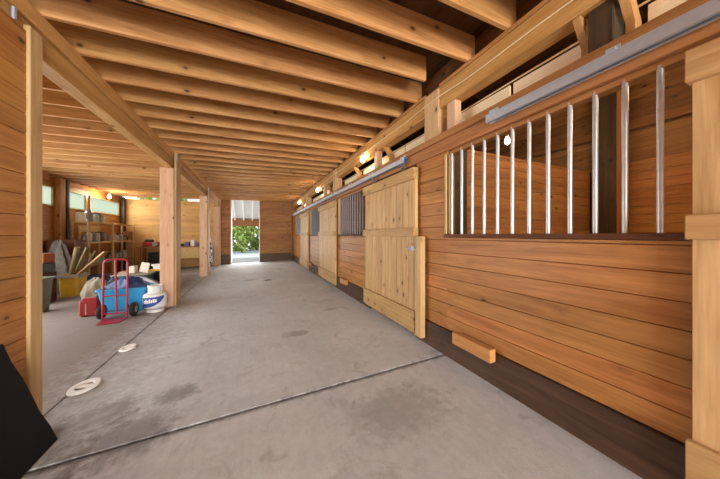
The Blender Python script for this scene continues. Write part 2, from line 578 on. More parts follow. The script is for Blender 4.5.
# ------------------------------------------------------------------ ceiling, joists
JZ0 = 2.89
JS = 0.024  # joists tilted across the aisle to fit their slant in view


def JZ(x):
    return JZ0 + JS * x


mb = MB()
x0, x1 = XL - 0.1, 1.98
mb.hexa([(x0, YN, JZ(x0) + 0.25), (x1, YN, JZ(x1) + 0.25), (x1, YB + 0.15, JZ(x1) + 0.25), (x0, YB + 0.15, JZ(x0) + 0.25),
         (x0, YN, JZ(x0) + 0.29), (x1, YN, JZ(x1) + 0.29), (x1, YB + 0.15, JZ(x1) + 0.29), (x0, YB + 0.15, JZ(x0) + 0.29)])
struct('ceiling', mb, M['deck'])


def joist(xa, xb):
    m = MB()
    b = 0.004
    za, zb = JZ(xa) - JZ0, JZ(xb) - JZ0
    poly = [(0, b), (b, 0), (0.038 - b, 0), (0.038, b), (0.038, 0.25), (0, 0.25)]
    v0 = [m.bm.verts.new((xa, p, q + za)) for p, q in poly]
    v1 = [m.bm.verts.new((xb, p, q + zb)) for p, q in poly]
    m.bm.faces.new(v0[::-1])
    m.bm.faces.new(v1)
    for i in range(6):
        j = (i + 1) % 6
        m.bm.faces.new([v0[i], v0[j], v1[j], v1[i]])
    return m


j_long = joist(XL, 1.95)
jl = None
for k in range(-2, 29):
    y = 1.32 + 0.4 * k
    if y > YB - 0.05:
        break
    short = (k == 2)
    if short:
        o = joist(XL, 1.70).build('ceiling_joist', M['joist'], None, None, world=False)
    elif jl is None:
        o = jl = j_long.build('ceiling_joist', M['joist'], None, None, world=False)
    else:
        o = jl.copy()
        COL.objects.link(o)
    o.location = (0, y, JZ0)
    if k < 0:
        lab = 'bare fir ceiling joist %s at the open front of the aisle' % ('second from the camera side' if k == -1 else 'outermost')
    else:
        lab = 'bare fir ceiling joist, the %s counting from the front of the barn' % ORD[k]
    tag(o, lab, 'joist', 'ceiling joists across the aisle')
# joist hanger on the post beside the third joist

# ------------------------------------------------------------------ girders
SKEW = 0.0115
g = thing('girder', 'long built-up timber girder over the storage-side posts', 'beam', (-1.37, 5.0, 2.6))
zt = JZ(-1.33)
MB().box(-1.52, -1.396, YN, YB, zt - 0.30, zt - 0.125, 0.004).build('beam', M['beam'], g)
MB().box(-1.50, -1.372, YN, YB, zt - 0.118, zt - 0.002, 0.004).build('top_plate', M['beam'], g)
SKEW = 0.007
g = thing('girder', 'long built-up timber girder above the stall fronts carrying the bulbs', 'beam', (1.93, 5.0, 2.75))
zt = JZ(1.87)
for a, b in ((YN, 2.115), (2.355, 5.70), (5.94, 9.10), (9.34, YB)):
    MB().box(1.865, 1.995, a, b, zt - 0.262, zt - 0.04, 0.004).build('beam', M['beam'], g)
    MB().box(1.855, 1.995, a, b, zt - 0.036, zt - 0.002, 0.003).build('top_plate', M['header'], g)

# ------------------------------------------------------------------ posts, storage side
SKEW = 0.0115
def left_post(y, lab, depth=0.24):
    p = thing('timber_post', lab, 'post', (-1.37, y, FZ(-1.37)))
    zt = JZ(-1.37)
    MB().box(-1.585, -1.372, y, y + depth * 0.75, FZ(-1.4) + 0.002, zt - 0.302, 0.006).build('post_body', M['post_pink'], p)
    MB().box(-1.369, -1.338, y + 0.02, y + depth, FZ(-1.28) + 0.002, JZ(-1.28) + 0.0 - 0.003, 0.004).build('strap_board', M['post'], p)
    MB().box(-1.338, -1.333, y + 0.05, y + 0.09, JZ(-1.28) - 0.16, JZ(-1.28) + 0.08).build('metal_strap', M['steel'], p)
    return p


left_post(5.68, 'thick knotty timber post beside the white propane tank', 0.34)
left_post(9.35, 'timber post between the propane-tank post and the back wall post', 0.30)
left_post(12.42, 'slim-looking timber post next to the back wall and doorway', 0.28)
SKEW = 0.0
p = thing('timber_post', 'pale knotty timber post ending the boarded wall next to the black mat', 'post', (-1.346, 2.44, FZ(-1.346)))
MB().box(-1.364, -1.328, 2.385, 2.495, FZ(-1.34) + 0.002, 2.685, 0.004).build('post_body', M['post_pale'], p)

# ------------------------------------------------------------------ posts, stall side
SKEW = 0.007
for i, (y, lab) in enumerate(((2.12, 'weathered square post above the boards between large stall window and near sliding door'),
                              (5.705, 'square timber post dividing the second and third stalls'),
                              (9.105, 'square timber post dividing the third and fourth stalls'))):
    p = thing('stall_post', lab, 'post', (1.95, y + 0.1, FZ(1.95)))
    MB().box(1.885, 2.01, y, y + 0.21, FZ(1.95) + 0.002, JZ(1.9) - 0.004, 0.005).build('post_body', M['post'], p)
    MB().box(1.878, 1.885, y + 0.10, y + 0.14, JZ(1.8) - 0.28, JZ(1.8) - 0.02).build('metal_strap', M['steel'], p)
    MB().box(1.842, 1.884, y, y + 0.23, 2.372, JZ(1.9) - 0.05, 0.003).build('face_board', M['post'], p)
# near stall post hidden by the first door
p = thing('hanging_post', 'dark post with shade put into its colour, above the track between two knee braces', 'post', (1.97, 0.78, FZ(1.95)))
MB().box(1.905, 2.03, 0.72, 0.84, 2.37, JZ(1.95) - 0.24, 0.005).build('post_body', M['darkpost'], p)  # dark wood colour carries the shade on this post

# stub posts between header and girder
def stub(y, lab):
    o = MB().box(1.868, 1.958, y - 0.055, y + 0.055, 2.372, JZ(1.9) - 0.266, 0.004).build('stub_post', M['post_pink'], None, (1.91, y, 2.372))
    tag(o, lab, 'post', 'stub posts over the stall fronts')


stub(1.96, 'short reddish stub post under the girder left of the large stall window')
stub(3.64, 'short stub post above the near sliding door')
stub(6.85, 'short stub post above the third stall door')
stub(10.3, 'short stub post above the farthest stall door')


def knee(y, lab):
    """pieces with an upright foot and a diagonal arm reaching up towards the aisle"""
    m = MB()
    poly = [(1.975, 2.372), (2.055, 2.372), (2.055, 2.53), (1.96, 2.670), (1.875, 2.670), (1.875, 2.655), (1.975, 2.51)]
    m.extrude(poly, lambda p, q, t: (p, t, q), y, y + 0.04)
    o = m.build('knee_brace', M['brace'], None, (1.97, y, 2.372))
    tag(o, lab, 'brace', 'knee braces under the stall girder')


for y, lab in ((0.655, 'pale knee brace on the front side of the dark post'),
               (0.865, 'pale knee brace on the far side of the dark post'),
               (3.36, 'knee brace just before the stub post above the near sliding door'),
               (4.62, 'knee brace above the second grille past the near sliding door'),
               (6.6, 'small knee brace above the third stall door'),
               (9.9, 'small knee brace above the farthest stall door')):
    knee(y, lab)

# ------------------------------------------------------------------ stall fronts
def clad_right(y0, y1, z0, z1):
    m = MB().boards('Y', XW, -1, y0, y1, z0, z1, 0.133, thick=0.022)
    struct('wall_right', m, M['clad_r'], (XW, y0, 0.32))


def clad_right_shift(*a):
    clad_right(*a)


KZ = 0.32
clad_right(0.30, 2.00, KZ, 1.275)
clad_right(2.00, 2.52, KZ, 2.175)
clad_right(3.80, 5.58, KZ, 1.275)
clad_right(5.58, 5.72, KZ, 2.175)
clad_right(7.15, 8.70, KZ, 1.275)
clad_right(8.70, 8.80, KZ, 2.175)
clad_right(10.35, 11.75, KZ, 1.275)
clad_right(11.75, YB, KZ, 2.175)
m = MB()
for a, b in ((0.30, 2.52), (3.80, 5.72), (7.15, 8.80), (10.35, YB)):
    m.box(1.838, 1.88, a, b, FZ(1.85) + 0.0, KZ - 0.002, 0.004)
struct('baseboard_right', m, M['kick'], (1.86, 0.3, 0.05))
# headers above the openings
m = MB().box(1.848, 1.885, -1.6, YB, 2.176, 2.30, 0.003)
struct('trim_1', m, M['header'], (1.86, 0, 2.176))
m = MB().box(1.818, 1.885, -1.6, YB, 2.302, 2.37, 0.004)
struct('trim_2', m, M['header'], (1.85, 0, 2.302))
# pale boards seen above the header
for i, (a, b) in enumerate(((-1.0, 0.63), (0.93, 1.42), (1.45, 2.20), (2.47, 3.05), (3.08, 3.78), (3.80, 4.55), (4.66, 5.65), (5.95, 7.4), (7.43, 9.05), (9.35, 10.8), (10.83, YB))):
    m = MB().box(2.05, 2.07, a, b, 2.30, 2.60, 0.003)
    struct('trim_%d' % (10 + i), m, M['cream'], (2.08, a, 2.3))

# stall windows with bars
def stall_window(y0, y1, ys, lab, near_trim=None, far_trim=None, bm_='darksteel'):
    w = thing('barred_window', lab, 'barred window', (1.9, (y0 + y1) / 2, 1.275))
    MB().box(1.839, 1.96, y0, y1, 1.276, 1.31, 0.003).build('sill', M['sill'], w)
    MB().box(1.888, 1.96, y0, y1, 2.14, 2.176, 0.002).build('top_rail', M['header'], w)
    for y in ys:
        b = MB().tube([(1.90, y, 1.30), (1.90, y, 2.16)], 0.0135, 14).build('bar', M[bm_], w, smooth=True)
    if far_trim:
        MB().box(1.848, 1.96, y1 - 0.03, y1, 1.31, 2.14, 0.003).build('side_trim', M['post_pale'], w)
    return w


bars1 = [0.54 + 0.1303 * i for i in range(12)]
stall_window(0.30, 2.03, bars1, 'large barred window opening nearest the front, with wide-spaced steel bars', far_trim=True, bm_='bar')
stall_window(3.95, 5.55, [4.10 + 0.128 * i for i in range(12)], 'barred window opening past the near sliding door, dark inside', far_trim=True, bm_='bar_dull')
stall_window(7.2, 8.68, [7.3 + 0.125 * i for i in range(11)], 'barred window opening of the third stall, grey-blue inside', far_trim=True)
stall_window(10.4, 11.73, [10.5 + 0.125 * i for i in range(10)], 'farthest barred window opening, by the back wall', far_trim=True)

# sliding doors
def stall_door(y0, y1, lab, far_hangers=True, latch=False, zt=2.115):
    d = thing('sliding_door', lab, 'stall door', (1.81, (y0 + y1) / 2, 0.10), 'sliding stall doors')
    zb = 0.115
    n = max(1, round((y1 - y0 - 0.02) / 0.14))
    pt = (y1 - y0 - 0.02) / n
    up = MB().boards('ZY', 1.800, -1, 1.39, zt - 0.13, y0 + 0.01, y1 - 0.01, pt, thick=0.035, ch=0.007)
    up.build('upper_panel', M['plank_z'], d)
    lo = MB().boards('ZY', 1.800, -1, zb, 1.28, y0 + 0.01, y1 - 0.01, pt, thick=0.035, ch=0.007)
    lo.build('lower_panel', M['plank_z'], d)
    MB().box(1.762, 1.836, y0, y1, zt - 0.14, zt, 0.004).build('top_rail', M['rail_y'], d)
    MB().box(1.762, 1.836, y0, y1, 1.28, 1.39, 0.004).build('middle_rail', M['rail_y'], d)
    MB().box(1.768, 1.799, y0, y1, zb + 0.03, 0.39, 0.004).build('bottom_rail', M['rail_y'], d)
    # raised square pull in the middle rail
    h = MB()
    cy = y0 + (y1 - y0) * 0.52
    for a, b, e, f in ((cy - 0.09, cy + 0.09, 1.30, 1.313), (cy - 0.09, cy + 0.09, 1.362, 1.375), (cy - 0.09, cy - 0.077, 1.313, 1.362), (cy + 0.077, cy + 0.09, 1.313, 1.362)):
        h.box(1.754, 1.764, a, b, e, f)
    h.build('pull_frame', M['rail_y'], d)
    for yy in (y0 + 0.28, y1 - 0.35):
        hb = MB().box(1.790, 1.806, yy - 0.02, yy + 0.02, zt - 0.02, 2.235).tube([(1.775, yy, zt + 0.04), (1.822, yy, zt + 0.04)], 0.016, 10)
        hb.build('hanger', M['darksteel'], d)
    if latch:
        l = MB().box(1.786, 1.799, y0 + 0.01, y0 + 0.10, 1.11, 1.16, 0.004)
        l.tube([(1.775, y0 - 0.02, 1.135), (1.775, y0 + 0.16, 1.135)], 0.010, 8)
        l.tube([(1.772, y0 + 0.02, 1.10), (1.745, y0 + 0.01, 1.17), (1.772, y0 + 0.04, 1.20)], 0.008, 8)
        l.build('latch', M['steel'], d)
    return d


stall_door(-1.10, 0.43, 'sliding stall door of pale planks at the front end, cut by the picture edge')
stall_door(2.455, 3.92, 'sliding plank stall door with steel latch, between large window and second grille', latch=True)
stall_door(5.60, 7.12, 'sliding plank stall door past the second barred window')
stall_door(8.72, 10.22, 'farthest sliding plank stall door, by the back wall')

o = MB().box(1.765, 1.832, 2.318, 2.43, 0.115, 1.285, 0.006).build('guide_post', M['post_pale'], None, (1.80, 2.38, 0.115))
tag(o, 'upright pale plank stop against the latch side of the near sliding door', 'door stop')


def rail(y0, y1, lab):
    r = thing('door_track', lab, 'track', (1.80, (y0 + y1) / 2, 2.22), 'sliding door tracks')
    # box rail, open slot below
    m = MB()
    t = 0.003
    a, b, z0, z1 = 1.765, 1.83, 2.222, 2.29
    poly = [(a, z0), (a + .02, z0), (a + .02, z0 + t), (a + t, z0 + t), (a + t, z1 - t), (b - t, z1 - t), (b - t, z0 + t), (b - .02, z0 + t), (b - .02, z0), (b, z0), (b, z1), (a + .012, z1), (a, z1 - .012)]
    m.extrude(poly, lambda p, q, s: (p, s, q), y0, y1)
    m.build('rail', M['steel'], r)
    n = max(2, int((y1 - y0) / 0.6))
    for i in range(n):
        y = y0 + 0.06 + (y1 - y0 - 0.12) * i / (n - 1)
        MB().box(1.757, 1.818, y - 0.02, y + 0.02, 2.285, 2.30).box(1.81, 1.83, y - 0.02, y + 0.02, 2.29, 2.33).build('bracket', M['steel'], r)


rail(-1.55, 1.46, 'galvanised sliding door track over the large barred window')
rail(2.66, 5.62, 'galvanised track over the near sliding door and second grille')
rail(5.72, 9.0, 'galvanised track over the third stall')
rail(9.06, 12.5, 'galvanised track over the farthest stall')

# wooden guide blocks on the kick boards
def block(y0, y1, lab):
    o = MB().box(1.77, 1.836, y0, y1, 0.255, 0.365, 0.004).build('guide_block', M['block'], None, (1.80, (y0 + y1) / 2, 0.255))
    tag(o, lab, 'wood block', 'guide blocks on the dark kick board')


block(1.42, 1.84, 'wooden block screwed to the dark kick board under the large barred window')
block(4.85, 5.2, 'small wooden block on the kick board under the second barred window')
block(8.25, 8.6, 'small wooden block on the kick board under the third barred window')

SKEW = 0.0
# ------------------------------------------------------------------ stall interiors
m = MB().boards('X', 2.35, -1, 1.99, XO - 0.02, 0.12, 2.40, 0.14, thick=0.04)
struct('wall_partition', m, M['part_x'], (2.0, 2.35, 0.12))
for y in (5.85, 9.25):
    struct('wall_partition', MB().boards('X', y, -1, 2.03, XO - 0.02, 0.12, 2.40, 0.14, thick=0.04), M['part_x'], (2.04, y, 0.12))
struct('wall_stall_front_end', MB().boards('X', -1.3, 1, 1.9, XO, 0.12, 5.0, 0.14, thick=0.04), M['part_x'], (2.0, -1.3, 0.12))
m = MB().boards('Y', XO, -1, -1.3, YB + 0.1, 0.14, 2.44, 0.133, thick=0.04)
struct('wall_outer_right', m, M['clad_r'], (XO, -1.3, 0.14))
m = MB().boards('Y', XO + 0.02, -1, -1.3, YB + 0.1, 2.44, 4.36, 0.48, thick=0.04, ch=0.012)
struct('wall_outer_right', m, M['rough_wall'], (XO, -1.3, 2.44))
o = MB().box(XO - 0.06, XO - 0.002, -1.25, YB, 2.93, 3.06, 0.004).build('wall_girt', M['rough_y'], None, (XO, 5, 2.93))
tag(o, 'rough horizontal girt along the outer wall inside the stalls', 'beam')
for y0_, y1_, mt, lab in ((1.94, 2.19, 'darkpost', 'dark post standing inside the near stall at its outer wall'),
                          (1.85, 1.938, 'litpost', 'orange-brown post beside the dark post inside the near stall'),
                          (5.6, 5.75, 'darkpost', 'dark post at the outer wall of the second stall')):
    o = MB().box(XO - 0.22, XO - 0.065, y0_, y1_, FZ(XO - .1) + 0.002, 4.2, 0.005).build('outer_post', M[mt], None, (XO - 0.12, y0_, FZ(XO)))
    tag(o, lab, 'post')
o = MB().box(1.972, 2.20, 2.04, 2.10, FZ(2) + .004, 2.29, .004).build('inner_post', M['darkpost'], None, (2.08, 2.07, FZ(2)))
tag(o, 'dark post just inside the far side of the large barred window', 'post')
# roof over the stalls
m = MB()


def RZ(x):
    return 4.35 + 0.10 * (XO - x)


xs = [XO + 0.4]
while xs[-1] > 1.75:
    xs.append(xs[-1] - 0.19)
for a, b in zip(xs[:-1], xs[1:]):
    b2 = b + 0.006
    m.hexa([(b2, -1.4, RZ(b2)), (a, -1.4, RZ(a)), (a, YB + .3, RZ(a)), (b2, YB + .3, RZ(b2)),
            (b2, -1.4, RZ(b2) + .03), (a, -1.4, RZ(a) + .03), (a, YB + .3, RZ(a) + .03), (b2, YB + .3, RZ(b2) + .03)])
m.hexa([(1.6, -1.4, RZ(1.6) + .031), (XO + .5, -1.4, RZ(XO + .5) + .031), (XO + .5, YB + .3, RZ(XO + .5) + .031), (1.6, YB + .3, RZ(1.6) + .031),
        (1.6, -1.4, RZ(1.6) + .06), (XO + .5, -1.4, RZ(XO + .5) + .06), (XO + .5, YB + .3, RZ(XO + .5) + .06), (1.6, YB + .3, RZ(1.6) + .06)])
struct('ceiling_stalls', m, M['roof'], (XO, 0, 3.3))
raft = None
for k in range(17):
    y = -0.9 + 0.8 * k
    if raft is None:
        a, b = 2.0, XO + 0.1
        mm = MB().hexa([(a, 0, RZ(a) - .18), (b, 0, RZ(b) - .18), (b, .04, RZ(b) - .18), (a, .04, RZ(a) - .18),
                        (a, 0, RZ(a) - .001), (b, 0, RZ(b) - .001), (b, .04, RZ(b) - .001), (a, .04, RZ(a) - .001)])
        raft = o = mm.build('roof_rafter', M['roof'], None, None, world=False)
    else:
        o = raft.copy()
        COL.objects.link(o)
    o.location = (0, y, 0)
    tag(o, 'dark sloping roof rafter above the stalls', 'rafter', 'roof rafters above the stalls')
struct('wall_light_seal', MB().box(1.985, 2.03, -1.4, YB, JZ(1.98) + 0.03, RZ(2.0) + 0.03), M['rough_y'], (2, 0, 3))  # unseen wall added to seal the loft gap against daylight

# ------------------------------------------------------------------ left near wall (boarded stall side)
m = MB().boards('Y', -1.345, 1, YN, 2.383, FZ(-1.35) + 0.002, 2.645, 0.133, thick=0.02)
struct('wall_left', m, M['clad_l'], (-1.345, YN, FZ(-1.35)))
struct('wall_left_end', MB().boards('X', 2.47, 1, XL, -1.54, FZ(XL), 2.86, 0.133, thick=0.04), M['clad_x'], (XL, 2.45, FZ(XL)))
# galvanised conduit rising behind the top of the near wall
o = MB().tube([(-1.352, 2.30, 2.648), (-1.352, 2.30, 2.725)], 0.013, 10).build('steel_conduit', M['steel'], None, (-1.352, 2.30, 2.648), smooth=True)
tag(o, 'short galvanised conduit at the top of the boarded wall above the pale post', 'conduit')

# ------------------------------------------------------------------ outer wall of the storage bay with windows
w1 = (9.47, 10.33, 2.03, 2.53)
w2 = (10.52, 12.44, 2.03, 2.53)
m = MB()
# unseen wide opening added to let daylight into the storage bay between 3.1 and 7.7
m.boards('Y', XL, 1, 2.45, 3.1, FZ(XL), 2.52, 0.14, thick=0.04)
m.boards('Y', XL, 1, 7.7, YB, FZ(XL), 2.03, 0.14, thick=0.04)
m.boards('Y', XL, 1, 2.45, YB, 2.53, JZ(XL) + .25, 0.14, thick=0.04)
for a, b in ((7.7, 8.1), (8.95, w1[0]), (w1[1], w2[0]), (w2[1], YB)):
    m.boards('Y', XL, 1, a, b, 2.03, 2.53, 0.14, thick=0.04)
struct('wall_outer_left', m, M['clad_l'], (XL, 2.45, FZ(XL)))
for i, (a, b, c, d) in enumerate((w1, w2, (8.1, 8.95, 2.03, 2.53))):
    wn = bpy.data.objects.new('window_%d' % (i + 1), None)
    COL.objects.link(wn)
    wn.location = (XL, (a + b) / 2, c)
    wn['kind'] = 'structure'
    f = MB()
    f.box(XL - 0.03, XL + 0.03, a, b, c, c + 0.03).box(XL - 0.03, XL + 0.03, a, b, d - 0.03, d)
    f.box(XL - 0.03, XL + 0.03, a, a + 0.03, c + 0.03, d - 0.03).box(XL - 0.03, XL + 0.03, b - 0.03, b, c + 0.03, d - 0.03)
    f.build('window_frame', M['shelfwood'], wn)
    MB().box(XL - 0.006, XL + 0.0, a + 0.03, b - 0.03, c + 0.03, d - 0.03).build('pane', M['pane'], wn)
for y, mt, wd, lab in ((8.98, 'litpost', 0.20, 'honey-coloured square post at the outer wall before the milky windows'),
                       (9.24, 'darkpost', 0.10, 'dark post beside the honey-coloured post at the outer wall'),
                       (12.52, 'darkpost', 0.14, 'dark post in the corner past the milky windows')):
    o = MB().box(XL + 0.002, XL + 0.14, y, y + wd, FZ(XL) + 0.005, 2.77, 0.005).build('outer_post', M[mt], None, (XL + 0.07, y, FZ(XL)))
    tag(o, lab, 'post')

# ------------------------------------------------------------------ back wall
m = MB().boards('X', YB, -1, XL, -1.45, FZ(XL) + 0.0, 2.74, 0.14, thick=0.04)
struct('wall_back', m, M['clad_x'], (XL, YB, FZ(XL)))
for a, b in ((-1.24, -0.79), (0.43, 1.90)):
    struct('wall_back', MB().boards('X', YB, -1, a, b, 0.42, JZ(a) + 0.24, 0.31, thick=0.04, ch=0.004), M['rough_x'], (a, YB, 0.42))
    struct('baseboard_back', MB().box(a, b, YB - 0.012, YB + 0.04, FZ(a) + 0.003, 0.42, 0.003), M['kick_x'], (a, YB, 0.0))
struct('wall_back', MB().box(-1.45, -1.24, YB - 0.02, YB + 0.04, FZ(-1.3), JZ(-1.3)), M['post'], (-1.3, YB, 0))
struct('wall_back_outer', MB().boards('X', YB + 0.05, -1, 1.9, XO + 0.1, 0.05, 5.0, 0.24, thick=0.04), M['rough_x'], (1.9, YB, 0.05))
struct('door_1', MB().box(-0.81, -0.765, YB - 0.05, YB + 0.30, FZ(-.8), JZ(0) + 0.2, 0.004), M['jamb'], (-0.79, YB, 0))
struct('trim_3', MB().box(0.405, 0.43, YB - 0.03, YB + 0.10, FZ(.4), JZ(0) + 0.2, 0.004), M['jamb'], (0.42, YB, 0))

# porch outside the doorway
p = thing('porch_roof', 'white painted porch roof with rafters seen through the open back doorway', 'porch', (-0.2, 15.0, 2.6))
pa, pb = (YB + 0.3, 3.95), (17.6, 2.17)


def PZ(y):
    return pa[1] + (pb[1] - pa[1]) * (y - pa[0]) / (pb[0] - pa[0])


MB().hexa([(-3, pa[0], PZ(pa[0]) + .15), (3, pa[0], PZ(pa[0]) + .15), (3, pb[0], PZ(pb[0]) + .15), (-3, pb[0], PZ(pb[0]) + .15),
           (-3, pa[0], PZ(pa[0]) + .18), (3, pa[0], PZ(pa[0]) + .18), (3, pb[0], PZ(pb[0]) + .18), (-3, pb[0], PZ(pb[0]) + .18)]).build('roof_boards', M['porch'], p)
for k in range(9):
    x = -2.4 + 0.5 * k
    MB().hexa([(x, pa[0], PZ(pa[0])), (x + .07, pa[0], PZ(pa[0])), (x + .07, pb[0], PZ(pb[0])), (x, pb[0], PZ(pb[0])),
               (x, pa[0], PZ(pa[0]) + .149), (x + .07, pa[0], PZ(pa[0]) + .149), (x + .07, pb[0], PZ(pb[0]) + .149), (x, pb[0], PZ(pb[0]) + .149)]).build('rafter', M['porch_rafter'], p)
MB().box(-3, 3, 17.45, 17.6, 1.87, 2.31, 0.005).build('porch_beam', M['porch_beam'], p)
MB().tube([(-1.75, 17.4, 1.15), (-1.0, 17.5, 1.9)], 0.06, 8).build('strut', M['bark'], p)
for x in (-2.8, 2.7):
    MB().box(x, x + 0.15, 17.45, 17.6, -0.03, 1.868, 0.005).build('porch_post', M['porch_beam'], p)

# bushes outside
def bush(x, y, r, h, mats, lab, seed):
    rnd = random.Random(seed)
    b = thing('leafy_bush', lab, 'bush', (x, y, -0.03))
    st = MB()
    for k in range(7):
        a = rnd.uniform(0, 6.28)
        q = rnd.uniform(.3, .8)
        st.tube([(x, y, -0.03), (x + math.cos(a) * r * q * .4, y + math.sin(a) * r * q * .4, h * .45), (x + math.cos(a) * r * q, y + math.sin(a) * r * q, h * .85)], [.05, .03, .01], 6)
    st.build('stems', M['bark'], b)
    for mt in mats:
        lf = MB()
        for k in range(1800):
            while True:
                u = Vector((rnd.uniform(-1, 1), rnd.uniform(-1, 1), rnd.uniform(-1, 1)))
                if 0.25 < u.length < 1:
                    break
            u = u * (0.75 + 0.25 * math.sin(5 * u.x + 3 * u.z + seed))
            c = Vector((x + u.x * r, y + u.y * r, h * .52 + u.z * h * .52))
            s = rnd.uniform(.08, .17)
            R = Matrix.Rotation(rnd.uniform(0, 6.28), 3, 'Z') @ Matrix.Rotation(rnd.uniform(-1.2, 1.2), 3, 'X') @ Matrix.Rotation(rnd.uniform(-1, 1), 3, 'Y')
            vs = [lf.bm.verts.new(c + R @ Vector(q) * s) for q in ((0, -1, 0), (.5, 0, .1), (0, 1.1, 0), (-.5, 0, .1))]
            lf.bm.faces.new(vs)
        lf.build('foliage', mt, b)


for i, (x, y, r, h) in enumerate(((-2.5, 20.4, 1.1, 3.0), (-0.55, 20.6, 0.9, 3.4), (1.35, 20.3, 0.8, 2.8), (3.2, 20.8, 1.2, 4.0))):
    nm = ('outermost low bush outside, towards the timber post of the doorway', 'tall bright bush outside in the middle of the doorway view',
          'low bright bush outside by the wall side of the doorway', 'larger bush outside, mostly hidden by the wall beside the doorway',
          'big pale bush standing behind the low bushes outside, storage side', 'big pale bush standing behind the low bushes outside, stall side')[i]
    bush(x, y, r, h, (M['leaf'], M['leaf2']), nm, i + 3)

rnd = random.Random(77)
hd = thing('tall_hedge', 'long tall sunlit hedge closing the view behind the bushes outside', 'hedge', (0, 23.6, -0.03))
st = MB()
for k in range(14):
    x = -6.5 + k
    st.tube([(x, 23.7, -.03), (x + .2, 23.6, 2.5), (x - .1, 23.7, 5.0)], [.09, .06, .02], 6)
st.build('stems', M['bark'], hd)
for mt, nn in ((M['leaf'], 5200), (M['leaf2'], 5200)):
    lf = MB()
    for k in range(nn):
        c = Vector((rnd.uniform(-7.5, 7.5), 23.6 + rnd.uniform(-.7, .7), rnd.uniform(0, 6.0)))
        c.y += .5 * math.sin(c.x * 2.1) * math.cos(c.z * 1.9)
        q = rnd.uniform(.2, .36)
        Rm = Matrix.Rotation(rnd.uniform(0, 6.28), 3, 'Z') @ Matrix.Rotation(rnd.uniform(-1.2, 1.2), 3, 'X')
        lf.bm.faces.new([lf.bm.verts.new(c + Rm @ Vector(v) * q) for v in ((0, -1, 0), (.5, 0, .1), (0, 1.1, 0), (-.5, 0, .1))])
    lf.build('foliage', mt, hd)

# ------------------------------------------------------------------ bulbs and cable along the stall girder
SKEW = 0.0
def bulb(x, y, z, lab, mat, cord=None, group=None):
    b = thing('light_bulb', lab, 'light bulb', (x, y, z), group)
    MB().lathe([(.019, .045), (.024, .05), (.026, .075), (.022, .105), (.012, .11)], 14, c=(x, y, z)).build('socket', M['lampbase'], b, smooth=True)
    MB().lathe([(.004, -.062), (.02, -.055), (.031, -.035), (.034, -.012), (.029, .012), (.018, .033), (.016, .046)], 18, c=(x, y, z)).build('glass', mat, b, smooth=True)
    if cord:
        MB().tube(cord, .006, 6).build('cord', M['darkcable'], b)
    return b


zc = JZ(1.87) - 0.16
for y, lab in ((4.07, 'bare lit bulb on the girder above the near sliding door'),
               (7.45, 'bare lit bulb on the girder above the third stall'),
               (10.6, 'farthest bare lit bulb on the girder, near the back wall')):
    gx = 0.007 * y
    bulb(1.82 + gx, y, zc - 0.11, lab, M['bulb'], [(1.83 + gx, y, zc - 0.002), (1.862 + gx, y, zc)], 'bare bulbs along the girder')
bulb(-4.28, 10.94, 2.58, 'bare lit bulb in the storage bay in front of the milky windows', M['bulb_bay'], [(-4.28, 10.94, 2.69), (-4.28, 10.94, JZ(-4.28) + .24)])
bulb(3.4, 0.45, 2.75, 'unseen fill bulb added inside the near stall, beyond the picture edge', M['bulb_fill'], [(3.4, 0.45, 2.86), (3.4, 0.45, RZ(3.4))])  # added out of view to brighten the near stall
bulb(3.58, 2.56, 2.74, 'bare lit bulb glowing inside the stall above the partition', M['bulb_far'], [(3.58, 2.56, 2.85), (3.58, 2.56, RZ(3.58))])
pts = []
for i in range(60):
    y = -1.5 + 13.9 * i / 59
    if y > YB - .1:
        break
    pts.append((1.85 + .007 * y - (.016 if any(abs(y - q) < .3 for q in (2.23, 5.82, 9.22)) else 0), y, zc + 0.006 * math.sin(i * 1.3)))
o = MB().tube(pts, .006, 6).build('power_cable', M['cable'], None, (1.848, 0, zc))
tag(o, 'thin pale cable running along the stall girder to the bulbs', 'cable')
o = MB().tube([(2.09 + .008 * q, q, 2.64 + .01 * math.sin(q * 1.7)) for q in (-1.2, .5, 1.4, 2.2, 3.8, 5.6, 7.3, 9, 10.8, 12.4)], .007, 6).build('power_cable', M['cable'], None, (2.05, 0, 2.63))
tag(o, 'grey cable strung behind the girder above the pale boards', 'cable')

# ------------------------------------------------------------------ black mat against the wall
# leaning: foot 0.22 m out from the boards, head on the boards
m = MB()
b = Vector((-1.140, 0, FZ(-1.1) + 0.004))
t = Vector((-1.320, 0, 0.665))
nrm = Vector(((t.z - b.z), 0, -(t.x - b.x))).normalized()
th = 0.018
A, B, C_, D_ = b - nrm * th, b, t, t - nrm * th
y0, y1 = -0.6, 2.27
ny, nz = 24, 6
def bow(s):
    return 0.004 * math.sin(math.pi * s)
grid_o, grid_i = [], []
for i in range(ny + 1):
    y = y0 + (y1 - y0) * i / ny
    shear = -0.10
    ro, ri = [], []
    for j in range(nz + 1):
        s = j / nz
        pt = b.lerp(t, s) - nrm * bow(s) * 0.6
        wob = 0.004 * math.sin(i * 0.9 + j * 1.3)
        ro.append(m.bm.verts.new((pt.x, y + shear * s + (0.006 * math.sin(j * 2.2) if i == ny else 0), pt.z + wob * (1 if 0 < j < nz else 0))))
        pi_ = pt - nrm * th
        ri.append(m.bm.verts.new((pi_.x, y + shear * s + (0.006 * math.sin(j * 2.2) if i == ny else 0), pi_.z)))
    grid_o.append(ro)
    grid_i.append(ri)
